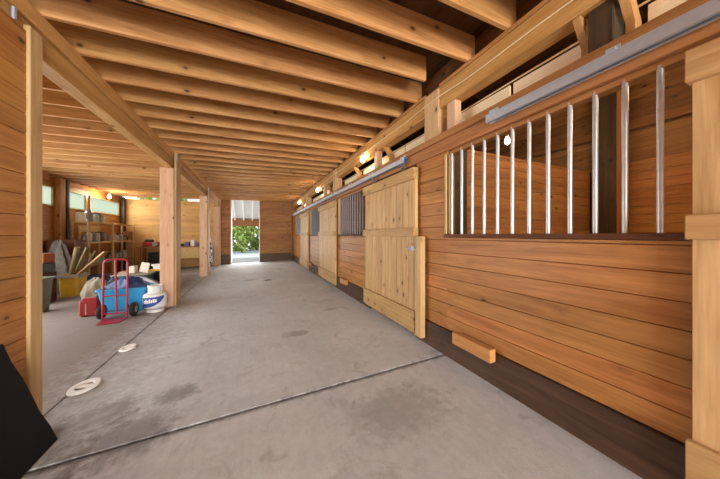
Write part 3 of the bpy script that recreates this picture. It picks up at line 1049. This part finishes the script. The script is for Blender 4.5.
for i in range(ny):
    for j in range(nz):
        m.bm.faces.new([grid_o[i][j], grid_o[i + 1][j], grid_o[i + 1][j + 1], grid_o[i][j + 1]])
        m.bm.faces.new([grid_i[i][j], grid_i[i][j + 1], grid_i[i + 1][j + 1], grid_i[i + 1][j]])
    for j in (0, nz):
        m.bm.faces.new([grid_o[i][j], grid_i[i][j], grid_i[i + 1][j], grid_o[i + 1][j]])
for i in (0, ny):
    for j in range(nz):
        m.bm.faces.new([grid_o[i][j], grid_o[i][j + 1], grid_i[i][j + 1], grid_i[i][j]])
o = m.build('rubber_mat', M['rubber'], None, (-1.2, 1.0, FZ(-1.1)))
tag(o, 'black rubber stall mat leaning against the boarded wall at the front', 'mat')

# ------------------------------------------------------------------ white rings on the slab joint
def ring_lid(x, y, r, rot, lab, sq=0.72):
    z = FZ(x) + 0.001
    t = thing('floor_ring', lab, 'ring', (x, y, z))
    prof = [(r * .56, 0.0), (r, 0.0), (r, 0.010), (r * .97, 0.018), (r * .62, 0.018), (r * .56, 0.012)]
    m = MB()
    seg = 40
    rings = []
    for (q, zz) in prof:
        rings.append([m.bm.verts.new((x + q * sq * math.cos(2 * math.pi * k / seg) * math.cos(rot) - q * math.sin(2 * math.pi * k / seg) * math.sin(rot), y + q * sq * math.cos(2 * math.pi * k / seg) * math.sin(rot) + q * math.sin(2 * math.pi * k / seg) * math.cos(rot), z + zz)) for k in range(seg)])
    for i in range(len(prof)):
        a, b2 = rings[i], rings[(i + 1) % len(prof)]
        for k in range(seg):
            m.bm.faces.new([a[k], a[(k + 1) % seg], b2[(k + 1) % seg], b2[k]])
    m.build('rim', M['white_pl'], t, smooth=True)
    R = Matrix.Translation((x, y, z)) @ Matrix.Rotation(rot, 4, 'Z')
    MB().box(-r * .68 * sq, r * .68 * sq, -r * .20, r * .20, 0.004, 0.015, 0.003, mat=R).build('cross_bar', M['white_pl'], t)


ring_lid(-1.325, 2.97, 0.125, -0.2, 'larger white plastic ring lying on the slab joint, nearer the black mat')
ring_lid(-1.315, 3.78, 0.095, -0.2, 'smaller white plastic ring lying on the slab joint, nearer the hand truck')

# ------------------------------------------------------------------ propane tank
px_, py_ = -1.525, 5.47
z0 = FZ(px_) + 0.002
pt = thing('propane_tank', 'white propane tank with blue label standing beside the thick post', 'gas tank', (px_, py_, z0))
MB().lathe([(.115, 0), (.125, 0), (.125, .035), (.118, .05), (.112, .035)], 30, c=(px_, py_, z0)).build('foot_ring', M['tank'], pt, smooth=True)
prof = []
R_ = .168
for k in range(9):
    a = -math.pi / 2 + (math.pi / 2) * k / 8
    prof.append((max(.01, R_ * math.cos(a)), .105 + .065 * math.sin(a)))
for k in range(9):
    a = (math.pi / 2) * k / 8
    prof.append((max(.02, R_ * math.cos(a)), .285 + .06 * math.sin(a)))
MB().lathe(prof, 36, c=(px_, py_, z0)).build('tank_body', M['tank'], pt, smooth=True)
col = MB()
for a0, a1 in ((-0.3, 1.25), (1.75, 3.3), (3.7, 5.6)):
    n = 10
    for i in range(n):
        aa, ab = a0 + (a1 - a0) * i / n, a0 + (a1 - a0) * (i + 1) / n
        q = [(.098, .33), (.104, .33), (.104, .445), (.098, .445)]
        va = [(px_ + r * math.cos(aa), py_ + r * math.sin(aa), z0 + h) for r, h in q]
        vb = [(px_ + r * math.cos(ab), py_ + r * math.sin(ab), z0 + h) for r, h in q]
        col.hexa([va[0], va[1], vb[1], vb[0], va[3], va[2], vb[2], vb[3]])
col.tube([(px_ + .101 * math.cos(2 * math.pi * k / 28), py_ + .101 * math.sin(2 * math.pi * k / 28), z0 + .447) for k in range(28)], .009, 8, closed=True)
col.build('collar', M['tank'], pt)
MB().lathe([(.022, .335), (.022, .38), (.012, .385), (.012, .40), (.03, .402), (.03, .42), (.008, .422)], 14, c=(px_, py_, z0)).build('valve', M['brass'], pt, smooth=True)
# blue swoosh label wrapped on the body, facing the aisle front
lb = MB()
cam_a = math.atan2(0 - py_, 0 - px_)
n = 22
for i in range(n):
    s0, s1 = i / n, (i + 1) / n

    def edge(s):
        a = cam_a - 1.25 + 2.0 * s
        lo = .10 + .15 * s * s * s
        hi = .265 + .02 * s
        return a, lo, hi
    (aa, la, ha), (ab, lb_, hb) = edge(s0), edge(s1)
    r0, r1 = R_ + .0005, R_ + .003
    f = lambda r, a, h: (px_ + r * math.cos(a), py_ + r * math.sin(a), z0 + h)
    lb.hexa([f(r0, aa, la), f(r1, aa, la), f(r1, ab, lb_), f(r0, ab, lb_), f(r0, aa, ha), f(r1, aa, ha), f(r1, ab, hb), f(r0, ab, hb)])
label_ob = lb.build('label', M['label_blue'], pt)
wl = MB()
for a_, w_, h_ in ((-1.05, .13, .05), (-.88, .13, .07), (-.71, .13, .05), (-.54, .13, .065), (-.37, .13, .05), (-.20, .13, .06), (-.03, .13, .05)):
    f = lambda r, a, h: (px_ + r * math.cos(a), py_ + r * math.sin(a), z0 + h)
    zc0 = .178 + .02 * (a_ + .5)
    a0, a1 = cam_a + a_, cam_a + a_ + w_
    r0, r1 = R_ + .0032, R_ + .0045
    wl.hexa([f(r0, a0, zc0), f(r1, a0, zc0), f(r1, a1, zc0), f(r0, a1, zc0), f(r0, a0, zc0 + h_), f(r1, a0, zc0 + h_), f(r1, a1, zc0 + h_), f(r0, a1, zc0 + h_)])
w = wl.build('label_print', M['white_pl'], label_ob)

# ------------------------------------------------------------------ hand truck
hx, hy = -1.975, 5.22
z0 = FZ(hx)
ht = thing('hand_truck', 'red steel hand truck standing in front of the blue tub', 'hand truck', (hx, hy, z0 + 0.002))
hw = .148
def HT(u, v, w):          # u across, v forward to the aisle front, w up
    return (hx + u, hy - v, z0 + w)
fr = []
for s in (-1, 1):
    pass
pts = [HT(-hw, 0, .03), HT(-hw, -.02, .5), HT(-hw, -.04, .89)]
for k in range(1, 6):
    a = math.pi / 2 * k / 6
    pts.append(HT(-hw + .07 * (1 - math.cos(a)), -.042, .89 + .07 * math.sin(a)))
pts.append(HT(-hw + .07, -.042, .96))
pts.append(HT(hw - .07, -.042, .96))
for k in range(1, 6):
    a = math.pi / 2 * (6 - k) / 6
    pts.append(HT(hw - .07 * (1 - math.cos(a)), -.042, .89 + .07 * math.sin(a)))
pts += [HT(hw, -.04, .89), HT(hw, -.02, .5), HT(hw, 0, .03)]
MB().tube(pts, .0145, 12).build('frame', M['red_paint'], ht, smooth=True)
MB().tube([HT(-.01, -.042, .96), HT(0, -.03, .7), HT(.02, -.01, .10)], .0135, 10).build('centre_bar', M['red_paint'], ht, smooth=True)
for w in (.10, .38):
    MB().tube([HT(-hw, -.004, w), HT(hw, -.004, w)], .010, 8).build('cross_bar', M['red_paint'], ht, smooth=True)
MB().hexa([HT(-hw, .0, .008), HT(hw, .0, .008), HT(hw - .02, .24, .004), HT(-hw + .02, .24, .004),
           HT(-hw, .0, .016), HT(hw, .0, .016), HT(hw - .02, .24, .010), HT(-hw + .02, .24, .010)]).build('toe_plate', M['red_paint'], ht)
MB().tube([HT(-hw - .1, -.11, .115), HT(hw + .1, -.11, .115)], .009, 8).build('axle', M['darksteel'], ht)
for s in (-1, 1):
    MB().hexa([HT(s * hw - .006, -.0, .22), HT(s * hw + .006, -.0, .22), HT(s * hw + .006, -.12, .10), HT(s * hw - .006, -.12, .10),
               HT(s * hw - .006, -.0, .27), HT(s * hw + .006, -.0, .27), HT(s * hw + .006, -.12, .13), HT(s * hw - .006, -.12, .13)]).build('axle_bracket', M['red_paint'], ht)
    c = Vector(HT(s * (hw + .055), -.11, .117))
    RX = Matrix.Rotation(math.pi / 2, 3, 'Y')
    wh = MB().lathe([(.055, -.03), (.095, -.034), (.113, -.02), (.115, 0), (.113, .02), (.095, .034), (.055, .03)], 26, mat=RX, c=c).build('wheel', M['tyre'], ht, smooth=True)
    MB().lathe([(.012, -.036), (.05, -.032), (.056, -.02), (.056, .02), (.05, .032), (.012, .036)], 20, mat=RX, c=c).build('hub', M['rim_grey'], wh, smooth=True)

# ------------------------------------------------------------------ blue tub with tarp and cover
def tub(name, cx, cy, wx, wy, h, taper, mat, lab, cat, rim=0.02, wall=0.008, parent=None, z=None, rimmat=None, rot=0.0, lid=None):
    z0 = FZ(cx) + 0.003 if z is None else z
    t = thing(name, lab, cat, (cx, cy, z0), rot=(0, 0, rot))
    m = MB()
    def ringp(sx, sy, zz, r=0.05, n=5):
        pts = []
        for (qx, qy, a0) in ((1, 1, 0), (-1, 1, 90), (-1, -1, 180), (1, -1, 270)):
            for k in range(n):
                a = math.radians(a0 + 90 * k / (n - 1))
                pts.append(((sx - r) * qx + r * math.cos(a), (sy - r) * qy + r * math.sin(a), zz))
        return pts
    b = 1 - taper
    lv = [(wx / 2 * b, wy / 2 * b, 0.0), (wx / 2, wy / 2, h - 0.03), (wx / 2 + rim, wy / 2 + rim, h - 0.03), (wx / 2 + rim, wy / 2 + rim, h), (wx / 2 - wall, wy / 2 - wall, h), (wx / 2 * b - wall, wy / 2 * b - wall, 0.012)]
    rings = [[m.bm.verts.new(p) for p in ringp(*q)] for q in lv]
    n = len(rings[0])
    for i in range(len(rings) - 1):
        for k in range(n):
            m.bm.faces.new([rings[i][k], rings[i][(k + 1) % n], rings[i + 1][(k + 1) % n], rings[i + 1][k]])
    m.bm.faces.new(rings[0][::-1])
    m.bm.faces.new(rings[-1])
    m.build('body', mat, t, world=False, smooth=True)
    if rimmat:
        r2 = MB()
        rr = [[r2.bm.verts.new(p) for p in ringp(*q)] for q in ((wx / 2 + rim + .001, wy / 2 + rim + .001, h - .075), (wx / 2 + rim + .008, wy / 2 + rim + .008, h - .07), (wx / 2 + rim + .008, wy / 2 + rim + .008, h + .004), (wx / 2 - .004, wy / 2 - .004, h + .004), (wx / 2 - .004, wy / 2 - .004, h + .0005), (wx / 2 + rim + .001, wy / 2 + rim + .001, h + .0005))]
        for i in range(len(rr)):
            a, c = rr[i], rr[(i + 1) % len(rr)]
            for k in range(n):
                r2.bm.faces.new([a[k], a[(k + 1) % n], c[(k + 1) % n], c[k]])
        r2.build('rim_band', rimmat, t, world=False)
    if lid:
        l2 = MB()
        rr = [[l2.bm.verts.new(p) for p in ringp(*q)] for q in ((wx / 2 + rim + .01, wy / 2 + rim + .01, h + .001), (wx / 2 + rim + .012, wy / 2 + rim + .012, h + .02), (wx / 2 - .02, wy / 2 - .02, h + .03))]
        for i in range(2):
            for k in range(n):
                l2.bm.faces.new([rr[i][k], rr[i][(k + 1) % n], rr[i + 1][(k + 1) % n], rr[i + 1][k]])
        l2.bm.faces.new(rr[0][::-1])
        l2.bm.faces.new(rr[-1])
        l2.build('lid', lid, t, world=False)
    return t


bx, by = -2.03, 5.80
tub('plastic_tub', bx, by, .66, .40, .42, .20, M['blue_pl'], 'bright blue plastic tub behind the red hand truck', 'tub')


def heap(name, cx, cy, z, rx, ry, h, mat, lab, cat, seed, rough=0.25, parent=None, nseg=44):
    rnd = random.Random(seed)
    ph = [rnd.uniform(0, 6.28) for _ in range(8)]
    m = MB()
    rings = []
    nr = 14
    for i in range(nr):
        s = i / (nr - 1)
        ring = []
        for k in range(nseg):
            a = 2 * math.pi * k / nseg
            w = 1 + rough * (0.45 * math.sin(3 * a + ph[0] + 2 * s) + 0.35 * math.sin(5 * a + ph[1] - 3 * s) + 0.3 * math.sin(8 * a + ph[2] + 5 * s))
            r = math.cos(s * math.pi / 2 * .97) ** 0.75 * w
            zz = h * math.sin(s * math.pi / 2) * (1 + rough * .5 * math.sin(2 * a + ph[3]) * s)
            zz += h * rough * .2 * math.sin(4 * a + 7 * s + ph[4]) * math.sin(math.pi * s)
            cr = abs(math.sin(2.5 * a + 6 * s + ph[5])) * abs(math.sin(3.5 * a - 4 * s + ph[6]))
            r *= 1 - .16 * cr * math.sin(math.pi * min(1, s + .15)) + rnd.uniform(-.035, .035)
            zz += h * (.10 * (cr - .5) + rnd.uniform(-.03, .03)) * math.sin(math.pi * s)
            ring.append(m.bm.verts.new((cx + rx * r * math.cos(a), cy + ry * r * math.sin(a), z + max(0, zz))))
        rings.append(ring)
    for i in range(nr - 1):
        for k in range(nseg):
            m.bm.faces.new([rings[i][k], rings[i][(k + 1) % nseg], rings[i + 1][(k + 1) % nseg], rings[i + 1][k]])
    m.bm.faces.new(rings[0][::-1])
    m.bm.faces.new(rings[-1])
    o = m.build(name, mat, parent, None if parent else (cx, cy, z), smooth=True)
    if lab:
        tag(o, lab, cat)
    return o


heap('tarpaulin', bx + .04, by - .0, FZ(bx) + .37, .27, .17, .21, M['tarp'], 'crumpled dark blue tarpaulin piled in the blue tub', 'tarp', 5, rough=.22)
cv = thing('pet_carrier_cover', 'grey folded cover with a curved white edge lying on the blue tarpaulin', 'cover', (-1.85, 6.27, .30))
# an arched grey cover: soft shell with a pale rolled edge
m = MB()
n = 14
L0, L1, cy0 = -2.28, -1.50, 6.27
def arch(s):
    x = L0 + (L1 - L0) * s
    z = FZ(-1.9) + .30 + .26 * math.sin(math.pi * min(1, (s * .86 + .14)) ** 0.8) - .10 * s
    return x, z
ro = []
for i in range(n + 1):
    s = i / n
    x, z = arch(s)
    ro.append([m.bm.verts.new((x, cy0 - .10, z - .02)), m.bm.verts.new((x, cy0 + .12, z)), m.bm.verts.new((x, cy0 + .12, FZ(-1.9) + .14)), m.bm.verts.new((x, cy0 - .10, FZ(-1.9) + .14))])
for i in range(n):
    for k in range(4):
        m.bm.faces.new([ro[i][k], ro[i][(k + 1) % 4], ro[i + 1][(k + 1) % 4], ro[i + 1][k]])
m.bm.faces.new(ro[0][::-1])
m.bm.faces.new(ro[-1])
m.build('shell', M['greycloth'], cv, smooth=False)
MB().tube([(arch(i / n)[0], cy0 - .09, arch(i / n)[1]) for i in range(4, n + 1)], [.03] * (n - 3), 8).build('white_edge', M['whitecloth'], cv, smooth=True)
cv['label'] = 'grey bundle with a curved white edge behind the blue tub'
cv.name = 'cloth_bundle'
cv['category'] = 'bundle'
MB().box(-2.22, -1.56, cy0 - .08, cy0 + .1, FZ(-1.9) + .004, FZ(-1.9) + .139, .01).build('base_pad', M['black_pl'], cv)

# red can
rx_, ry_ = -2.47, 5.72
z0 = FZ(rx_) + .003
rc = thing('fuel_can', 'red plastic fuel can on the floor beside the blue tub', 'can', (rx_, ry_, z0))
MB().box(rx_ - .125, rx_ + .125, ry_ - .09, ry_ + .09, z0, z0 + .27, .025).box(rx_ - .10, rx_ + .11, ry_ - .07, ry_ + .07, z0 + .255, z0 + .30, .02).build('body', M['red_pl'], rc)
MB().box(rx_ - .035, rx_ - .02, ry_ - .094, ry_ - .088, z0 + .03, z0 + .21).build('pale_strip', M['rim_grey'], rc)
MB().tube([(rx_ + .06, ry_, z0 + .29), (rx_ + .10, ry_, z0 + .34)], .018, 10).build('spout', M['black_pl'], rc)

# grey-green bin, yellow bin with lumber
tub('storage_bin', -3.49, 6.42, .30, .30, .62, .25, M['greygreen'], 'tall grey-green plastic bin half hidden by the pale post', 'bin', rim=.025)
yx, yy = -3.74, 7.95
tub('storage_bin', yx, yy, .36, .36, .50, .12, M['yellow_pl'], 'yellow plastic bin with grey rim holding loose lumber', 'bin', rimmat=M['rim_grey'])
zf = FZ(yx)
def lumber(a, b, w, h, mat, lab, round_=False):
    a, b = Vector(a), Vector(b)
    d = b - a
    L = d.length
    X_ = d.normalized()
    Y_ = Vector((0, 0, 1)).cross(X_).normalized()
    Z_ = X_.cross(Y_)
    R = Matrix((X_, Y_, Z_)).transposed().to_4x4()
    m = MB()
    if round_:
        m.tube([(0, 0, 0), (L, 0, 0)], w / 2, 12)
    else:
        m.box(0, L, -w / 2, w / 2, -h / 2, h / 2, .003)
    o = m.build('lumber_piece' if not round_ else 'carpet_roll', mat, None, a, world=False)
    o.rotation_euler = R.to_euler()
    tag(o, lab, 'lumber' if not round_ else 'roll', 'loose lumber in the yellow bin')
    return o


lumber((yx - .12, yy + .06, zf + .10), (-3.38, 7.72, 1.02), .09, .04, M['plank_old'], 'old dark board with a pale end leaning out of the yellow bin')
lumber((yx - .12, yy + .08, zf + .28), (-3.02, 7.58, .92), .10, .035, M['plank'], 'longest pale board leaning out of the yellow bin towards the hand truck')
lumber((yx - .07, yy - .04, zf + .10), (-3.60, 7.80, 1.02), .10, .10, M['plank_old'], 'round olive roll sticking out of the yellow bin', True)
lumber((yx - .06, yy + .04, zf + .10), (-3.40, 8.05, .92), .07, .03, M['plank'], 'narrow board between the other boards in the yellow bin')

# clutter behind the grey-green bin
ct = heap('crumpled_tarp', -4.22, 8.42, FZ(-4) + .004, .26, .17, 1.12, M['greytarp'], 'dusty grey crumpled tarp heaped behind the yellow bin', 'tarp', 11, rough=.3)
zt_ = .52
o = MB().box(-4.5, -3.83, 7.02, 7.60, FZ(-4.2) + .004, zt_, .01).build('wooden_chest', M['sill'], None, (-4.15, 7.3, FZ(-4.2)))
tag(o, 'dark wooden chest behind the grey-green bin with boxes on it', 'chest')
o = MB().box(-4.15, -3.8, 7.15, 7.5, zt_ + .001, zt_ + .2, .01).build('crate', M['black_pl'], None, (-3.9, 7.4, zt_))
tag(o, 'black box on the low table behind the grey-green bin', 'box')
o = MB().box(-4.17, -3.81, 7.18, 7.5, zt_ + .202, zt_ + .40, .01).build('crate', M['orange'], None, (-3.9, 7.4, zt_ + .2))
tag(o, 'orange-brown box on top of the black box', 'box')
o = MB().box(-4.55, -4.0, 8.62, 8.98, FZ(-4.3) + .004, 1.18, .006).build('low_cabinet', M['sill'], None, (-4.3, 8.8, FZ(-4.3)))
tag(o, 'dark brown low cabinet against the outer wall behind the orange box', 'cabinet')

tub('storage_bin', -3.55, 8.55, .42, .36, .36, .1, M['navy_pl'], 'navy plastic bin on the floor behind the yellow bin', 'bin')
heap('feed_sack', -2.92, 6.95, FZ(-2.85) + .003, .24, .18, .46, M['sack'], 'pale slumped sack standing behind the blue tub', 'sack', 21, rough=.18)
tub('storage_tote', -2.42, 7.3, .62, .42, .46, .08, M['teal_pl'], 'teal plastic tote with pale lid behind the grey bundle', 'tote', lid=M['rim_grey'])
heap('folded_tarp', -2.55, 6.72, FZ(-2.55) + .003, .16, .18, .48, M['navy_pl'], 'dark blue bundle between the pale sack and teal tote', 'bundle', 31, rough=.2)
tub('storage_tote', -2.09, 7.78, .38, .36, .47, .08, M['black_pl'], 'black plastic tote with yellow lid beside the thick post', 'tote', lid=M['yellow_pl'])
zl = FZ(-2.12) + .47 + .034
tub('plastic_basin', -2.09, 7.78, .24, .2, .12, .15, M['white_pl'], 'white plastic basin on the yellow lid', 'basin', z=zl)
o = MB().box(-2.54, -2.40, 7.25, 7.45, FZ(-2.4) + .494, FZ(-2.4) + .65, .01)
o = o.build('carton', M['paper'], None, (-2.47, 7.35, FZ(-2.4) + .494))
tag(o, 'small white carton standing on the teal tote', 'carton')
o = MB().box(-2.30, -2.14, 7.16, 7.175, 0, .22, .002, mat=Matrix.Translation((0, 0, FZ(-2.3) + .497)) @ Matrix.Translation((-2.22, 7.16, 0)) @ Matrix.Rotation(.22, 4, 'Y') @ Matrix.Translation((2.22, -7.16, .017)))
o = o.build('paper_sheet', M['paper'], None, (-2.22, 7.16, FZ(-2.3) + .497))
tag(o, 'white sheet of card tilted on the teal tote', 'card')
o = MB().box(-2.80, -2.55, 7.55, 7.8, FZ(-2.6) + .004, .44, .01).build('carton', M['card'], None, (-2.6, 7.6, FZ(-2.6)))
tag(o, 'brown cardboard carton behind the dark blue bundle', 'carton')

# ------------------------------------------------------------------ shelf unit on the outer wall
sx0, sx1 = XL + 0.16, XL + 0.46
ys0, ys1 = 9.37, 12.40
su = thing('shelf_unit', 'open pine shelf unit under the milky windows full of clutter', 'shelves', (XL + .3, 10.8, FZ(XL + .3)))
SZ = (.46, 1.10, 1.69)
for z in SZ:
    MB().box(sx0, sx1, ys0, ys1, z - .045, z, .003).build('shelf', M['shelfwood'], su)
for y in (9.37, 10.72, 12.30):
    for x in (sx0 - .041, sx1 + .001):
        MB().box(x, x + .04, y, y + .09, FZ(x) + .004, 1.69, .003).build('upright', M['shelfwood'], su)


def bottle(x, y, z, r, h, mat, name, lab, cat, group, lidm=None):
    t = thing(name, lab, cat, (x, y, z), group)
    MB().lathe([(r * .95, 0), (r, .01), (r, h * .72), (r * .9, h * .8), (r * .62, h * .86), (r * .62, h * .92)], 14, c=(x, y, z)).build('body', mat, t, smooth=True)
    if lidm:
        MB().lathe([(r * .7, h * .921), (r * .72, h * .93), (r * .72, h), (r * .6, h)], 14, c=(x, y, z)).build('lid', lidm, t, smooth=True)
    return t


rnd = random.Random(4)
top = SZ[2] + .001
t = thing('metal_lantern', 'dark wire-handled lantern on the top shelf in front of the first milky window', 'lantern', (sx0 + .18, 9.75, top))
MB().lathe([(.10, 0), (.11, .02), (.08, .06), (.09, .2), (.10, .24), (.05, .30), (.05, .33)], 18, c=(sx0 + .18, 9.75, top)).build('body', M['tin'], t, smooth=True)
MB().tube([(sx0 + .18, 9.75 - .09 * math.cos(a), top + .24 + .16 * math.sin(a)) for a in [math.pi * k / 10 for k in range(11)]], .006, 6).build('handle', M['black_pl'], t)
bottle(sx0 + .12, 9.50, top, .10, .28, M['paper'], 'plastic_jug', 'white jug on the top shelf in front of the lantern', 'jug', None, M['black_pl'])
bottle(sx0 + .2, 10.02, top, .09, .24, M['glassjar'], 'glass_jar', 'cloudy glass jar on the top shelf between jug and dark tin', 'jar', None, M['tin'])
bottle(sx0 + .15, 10.28, top, .11, .30, M['tin'], 'paint_tin', 'dull tall tin on the top shelf in front of the gap between windows', 'tin', None, M['black_pl'])
bottle(sx0 + .15, 10.52, top, .08, .20, M['glassjar'], 'glass_jar', 'small cloudy jar at the end of the row on the top shelf', 'jar', None, M['tin'])
kinds = [('paint_tin', M['tin'], 'small dull tin among the clutter on the %s shelf', 'tin'),
         ('glass_jar', M['glassjar'], 'small cloudy jar among the clutter on the %s shelf', 'jar'),
         ('dark_bottle', M['brownglass'], 'small dark bottle among the clutter on the %s shelf', 'bottle')]
for z, nm in ((SZ[1] + .001, 'middle'), (SZ[0] + .001, 'bottom')):
    y = 9.62
    i = 0
    while y < 12.2:
        if abs(y - 10.76) > .16:
            k = kinds[rnd.randrange(3)]
            r = rnd.uniform(.05, .085)
            bottle(sx1 - .11 - rnd.uniform(0, .06), y, z, r, rnd.uniform(.14, .30), k[1], k[0], k[2] % nm, k[3], 'clutter on the %s shelf' % nm, rnd.choice([M['tin'], M['black_pl'], M['paper']]))
        y += rnd.uniform(.15, .19)
        i += 1
o = MB().box(sx0 + .02, sx1 - .02, 12.2, 12.4, SZ[1] + .002, SZ[1] + .33, .006).build('carton', M['card'], None, (sx0 + .1, 12.3, SZ[1]))
tag(o, 'brown carton at the far end of the middle shelf', 'carton')
o = MB().box(sx0 + .02, sx0 + .06, 9.6, 10.7, SZ[1] + .30, SZ[1] + .48, .004)
o = o.box(sx0 + .02, sx0 + .06, 9.62, 9.68, SZ[1] + .001, SZ[1] + .3).box(sx0 + .02, sx0 + .06, 10.6, 10.66, SZ[1] + .001, SZ[1] + .3).build('sign_board', M['shelfwood'], None, (sx0 + .04, 10.1, SZ[1]))
tag(o, 'pale wooden board on legs at the back of the middle shelf', 'board')

# ------------------------------------------------------------------ work bench and things on the end wall
wb = thing('work_bench', 'long wooden work bench with a deep plank front along the yellow end wall', 'bench', (-2.6, 12.4, FZ(-2.6)))
MB().box(-3.95, -1.60, 12.02, 12.68, .80, .845, .004).build('bench_top', M['header'], wb)
MB().box(-2.95, -1.62, 12.03, 12.07, .36, .798, .004).build('plank_front', M['shelfwood'], wb)
for x in (-3.92, -2.9, -1.72):
    for y in (12.08, 12.58):
        MB().box(x, x + .09, y, y + .09, FZ(x) + .004, .799, .003).build('leg', M['litpost'], wb)
g = thing('small_engine', 'red and black small engine on the end of the work bench by the thick post', 'engine', (-3.5, 12.35, .846))
MB().box(-3.80, -3.30, 12.15, 12.5, .847, 1.03, .04).build('housing', M['red_pl'], g)
MB().box(-3.74, -3.50, 12.18, 12.45, 1.025, 1.12, .03).build('air_cleaner', M['black_pl'], g)
MB().lathe([(.02, 0), (.085, 0), (.085, .05), (.02, .05)], 16, mat=Matrix.Rotation(math.pi / 2, 3, 'X'), c=(-3.40, 12.15, .94)).build('recoil_cover', M['tin'], g)
for i, (x, w, h, mt, nm, lab) in enumerate(((-2.62, .26, .10, 'black_pl', 'tool_case', 'flat black tool case on the work bench next to the post'),
                                            (-2.36, .16, .16, 'violet', 'storage_box', 'violet box on the work bench beside the flat tool case'),
                                            (-2.16, .13, .24, 'white_pl', 'plastic_jug', 'white upright container among the things on the work bench'),
                                            (-1.98, .18, .14, 'violet', 'storage_box', 'violet box on the work bench beside the white container'),
                                            (-1.78, .14, .12, 'blue_pl', 'storage_box', 'blue box at the doorway end of the work bench'))):
    o = MB().box(x - w / 2, x + w / 2, 12.15, 12.4, .847, .847 + h, .012).build(nm, M[mt], None, (x, 12.28, .847))
    tag(o, lab, 'box')
o = MB().box(-3.6, -3.02, 12.12, 12.55, FZ(-3.2) + .004, .62, .01).build('tool_chest', M['black_pl'], None, (-3.2, 12.4, FZ(-3.2)))
tag(o, 'black chest standing under the work bench', 'chest')
# blue and white bundle
u = thing('folded_parasol', 'tall folded blue and white parasol standing by the last post', 'parasol', (-1.5, 11.95, FZ(-1.55)))
ux, uy, uz = -1.52, 11.9, FZ(-1.52) + .003
MB().tube([(ux, uy, uz), (ux, uy, uz + 1.28)], .018, 8).build('pole', M['white_pl'], u)
m = MB()
prof = [(.05, .12), (.09, .16), (.10, .5), (.085, .9), (.05, 1.15), (.02, 1.22)]
m.lathe(prof, 20, c=(ux, uy, uz)).build('canopy', M['bluewhite'], u)
# ------------------------------------------------------------------ light
w = bpy.data.worlds.new('World')
SC.world = w
w.use_nodes = True
nt = w.node_tree
bg = nt.nodes['Background']
tcw = nt.nodes.new('ShaderNodeTexCoord')
sp = nt.nodes.new('ShaderNodeSeparateXYZ')
nt.links.new(tcw.outputs['Generated'], sp.inputs[0])
rp = nt.nodes.new('ShaderNodeValToRGB')
rp.color_ramp.elements[0].position = 0.0
rp.color_ramp.elements[0].color = (1.0, 0.99, 0.97, 1)
rp.color_ramp.elements[1].position = 0.6
rp.color_ramp.elements[1].color = (0.80, 0.90, 1.0, 1)
nt.links.new(sp.outputs[2], rp.inputs[0])
nt.links.new(rp.outputs[0], bg.inputs[0])
bg.inputs[1].default_value = 3.0

sd = bpy.data.lights.new('Sun', 'SUN')
sd.energy = 2.6
sd.angle = 0.05
sd.color = (1, .95, .87)
so = bpy.data.objects.new('Sun', sd)
COL.objects.link(so)
so.rotation_euler = (math.radians(-38), math.radians(-22), 0)

def daylight(name, loc, rot, sx, sy, e, c=(1, .98, .95)):
    l = bpy.data.lights.new(name, 'AREA')
    l.shape = 'RECTANGLE'
    l.size, l.size_y = sx, sy
    l.energy = e
    l.color = c
    ob = bpy.data.objects.new(name, l)
    COL.objects.link(ob)
    ob.location = loc
    ob.rotation_euler = rot
    return ob


daylight('front_door_daylight', (0.25, YN + 0.02, 1.35), (math.radians(90), 0, 0), 3.1, 2.6, 500)
daylight('back_door_daylight', (-0.2, YB + 0.3, 1.3), (math.radians(-90), 0, 0), 1.2, 2.4, 45)
daylight('bay_added_fill', (XL + .02, 5.4, 1.2), (0, math.radians(-90), 0), 2.3, 4.4, 105, (.97, .99, 1))  # fill light at the added, unseen bay opening
for yy, ly in ((9.9, .8), (11.5, 1.85)):
    daylight('window_daylight', (XL + .05, yy, 2.28), (0, math.radians(-90), 0), .44, ly, 14 * ly, (.93, 1, .95))

# ------------------------------------------------------------------ camera and view
cd = bpy.data.cameras.new('Camera')
cam = bpy.data.objects.new('Camera', cd)
COL.objects.link(cam)
f = 249.0
cd.sensor_fit = 'HORIZONTAL'
cd.sensor_width = 36.0
cd.lens = f / 720.0 * 36.0
cd.shift_y = -4.5 / 720.0
cd.clip_start = 0.02
cam.location = (0, 0, 1.3)
cam.rotation_euler = (math.radians(90), 0, -math.atan(110 / f))
SC.camera = cam
SC.view_settings.view_transform = 'Standard'
SC.view_settings.look = 'None'
SC.view_settings.gamma = 1.0
SC.view_settings.use_curve_mapping = False
SC.view_settings.exposure = 0.3
try:
    SC.cycles.use_denoising = True
    SC.cycles.max_bounces = 10
    SC.cycles.diffuse_bounces = 6
    SC.cycles.sample_clamp_indirect = 6.0
except Exception:
    pass
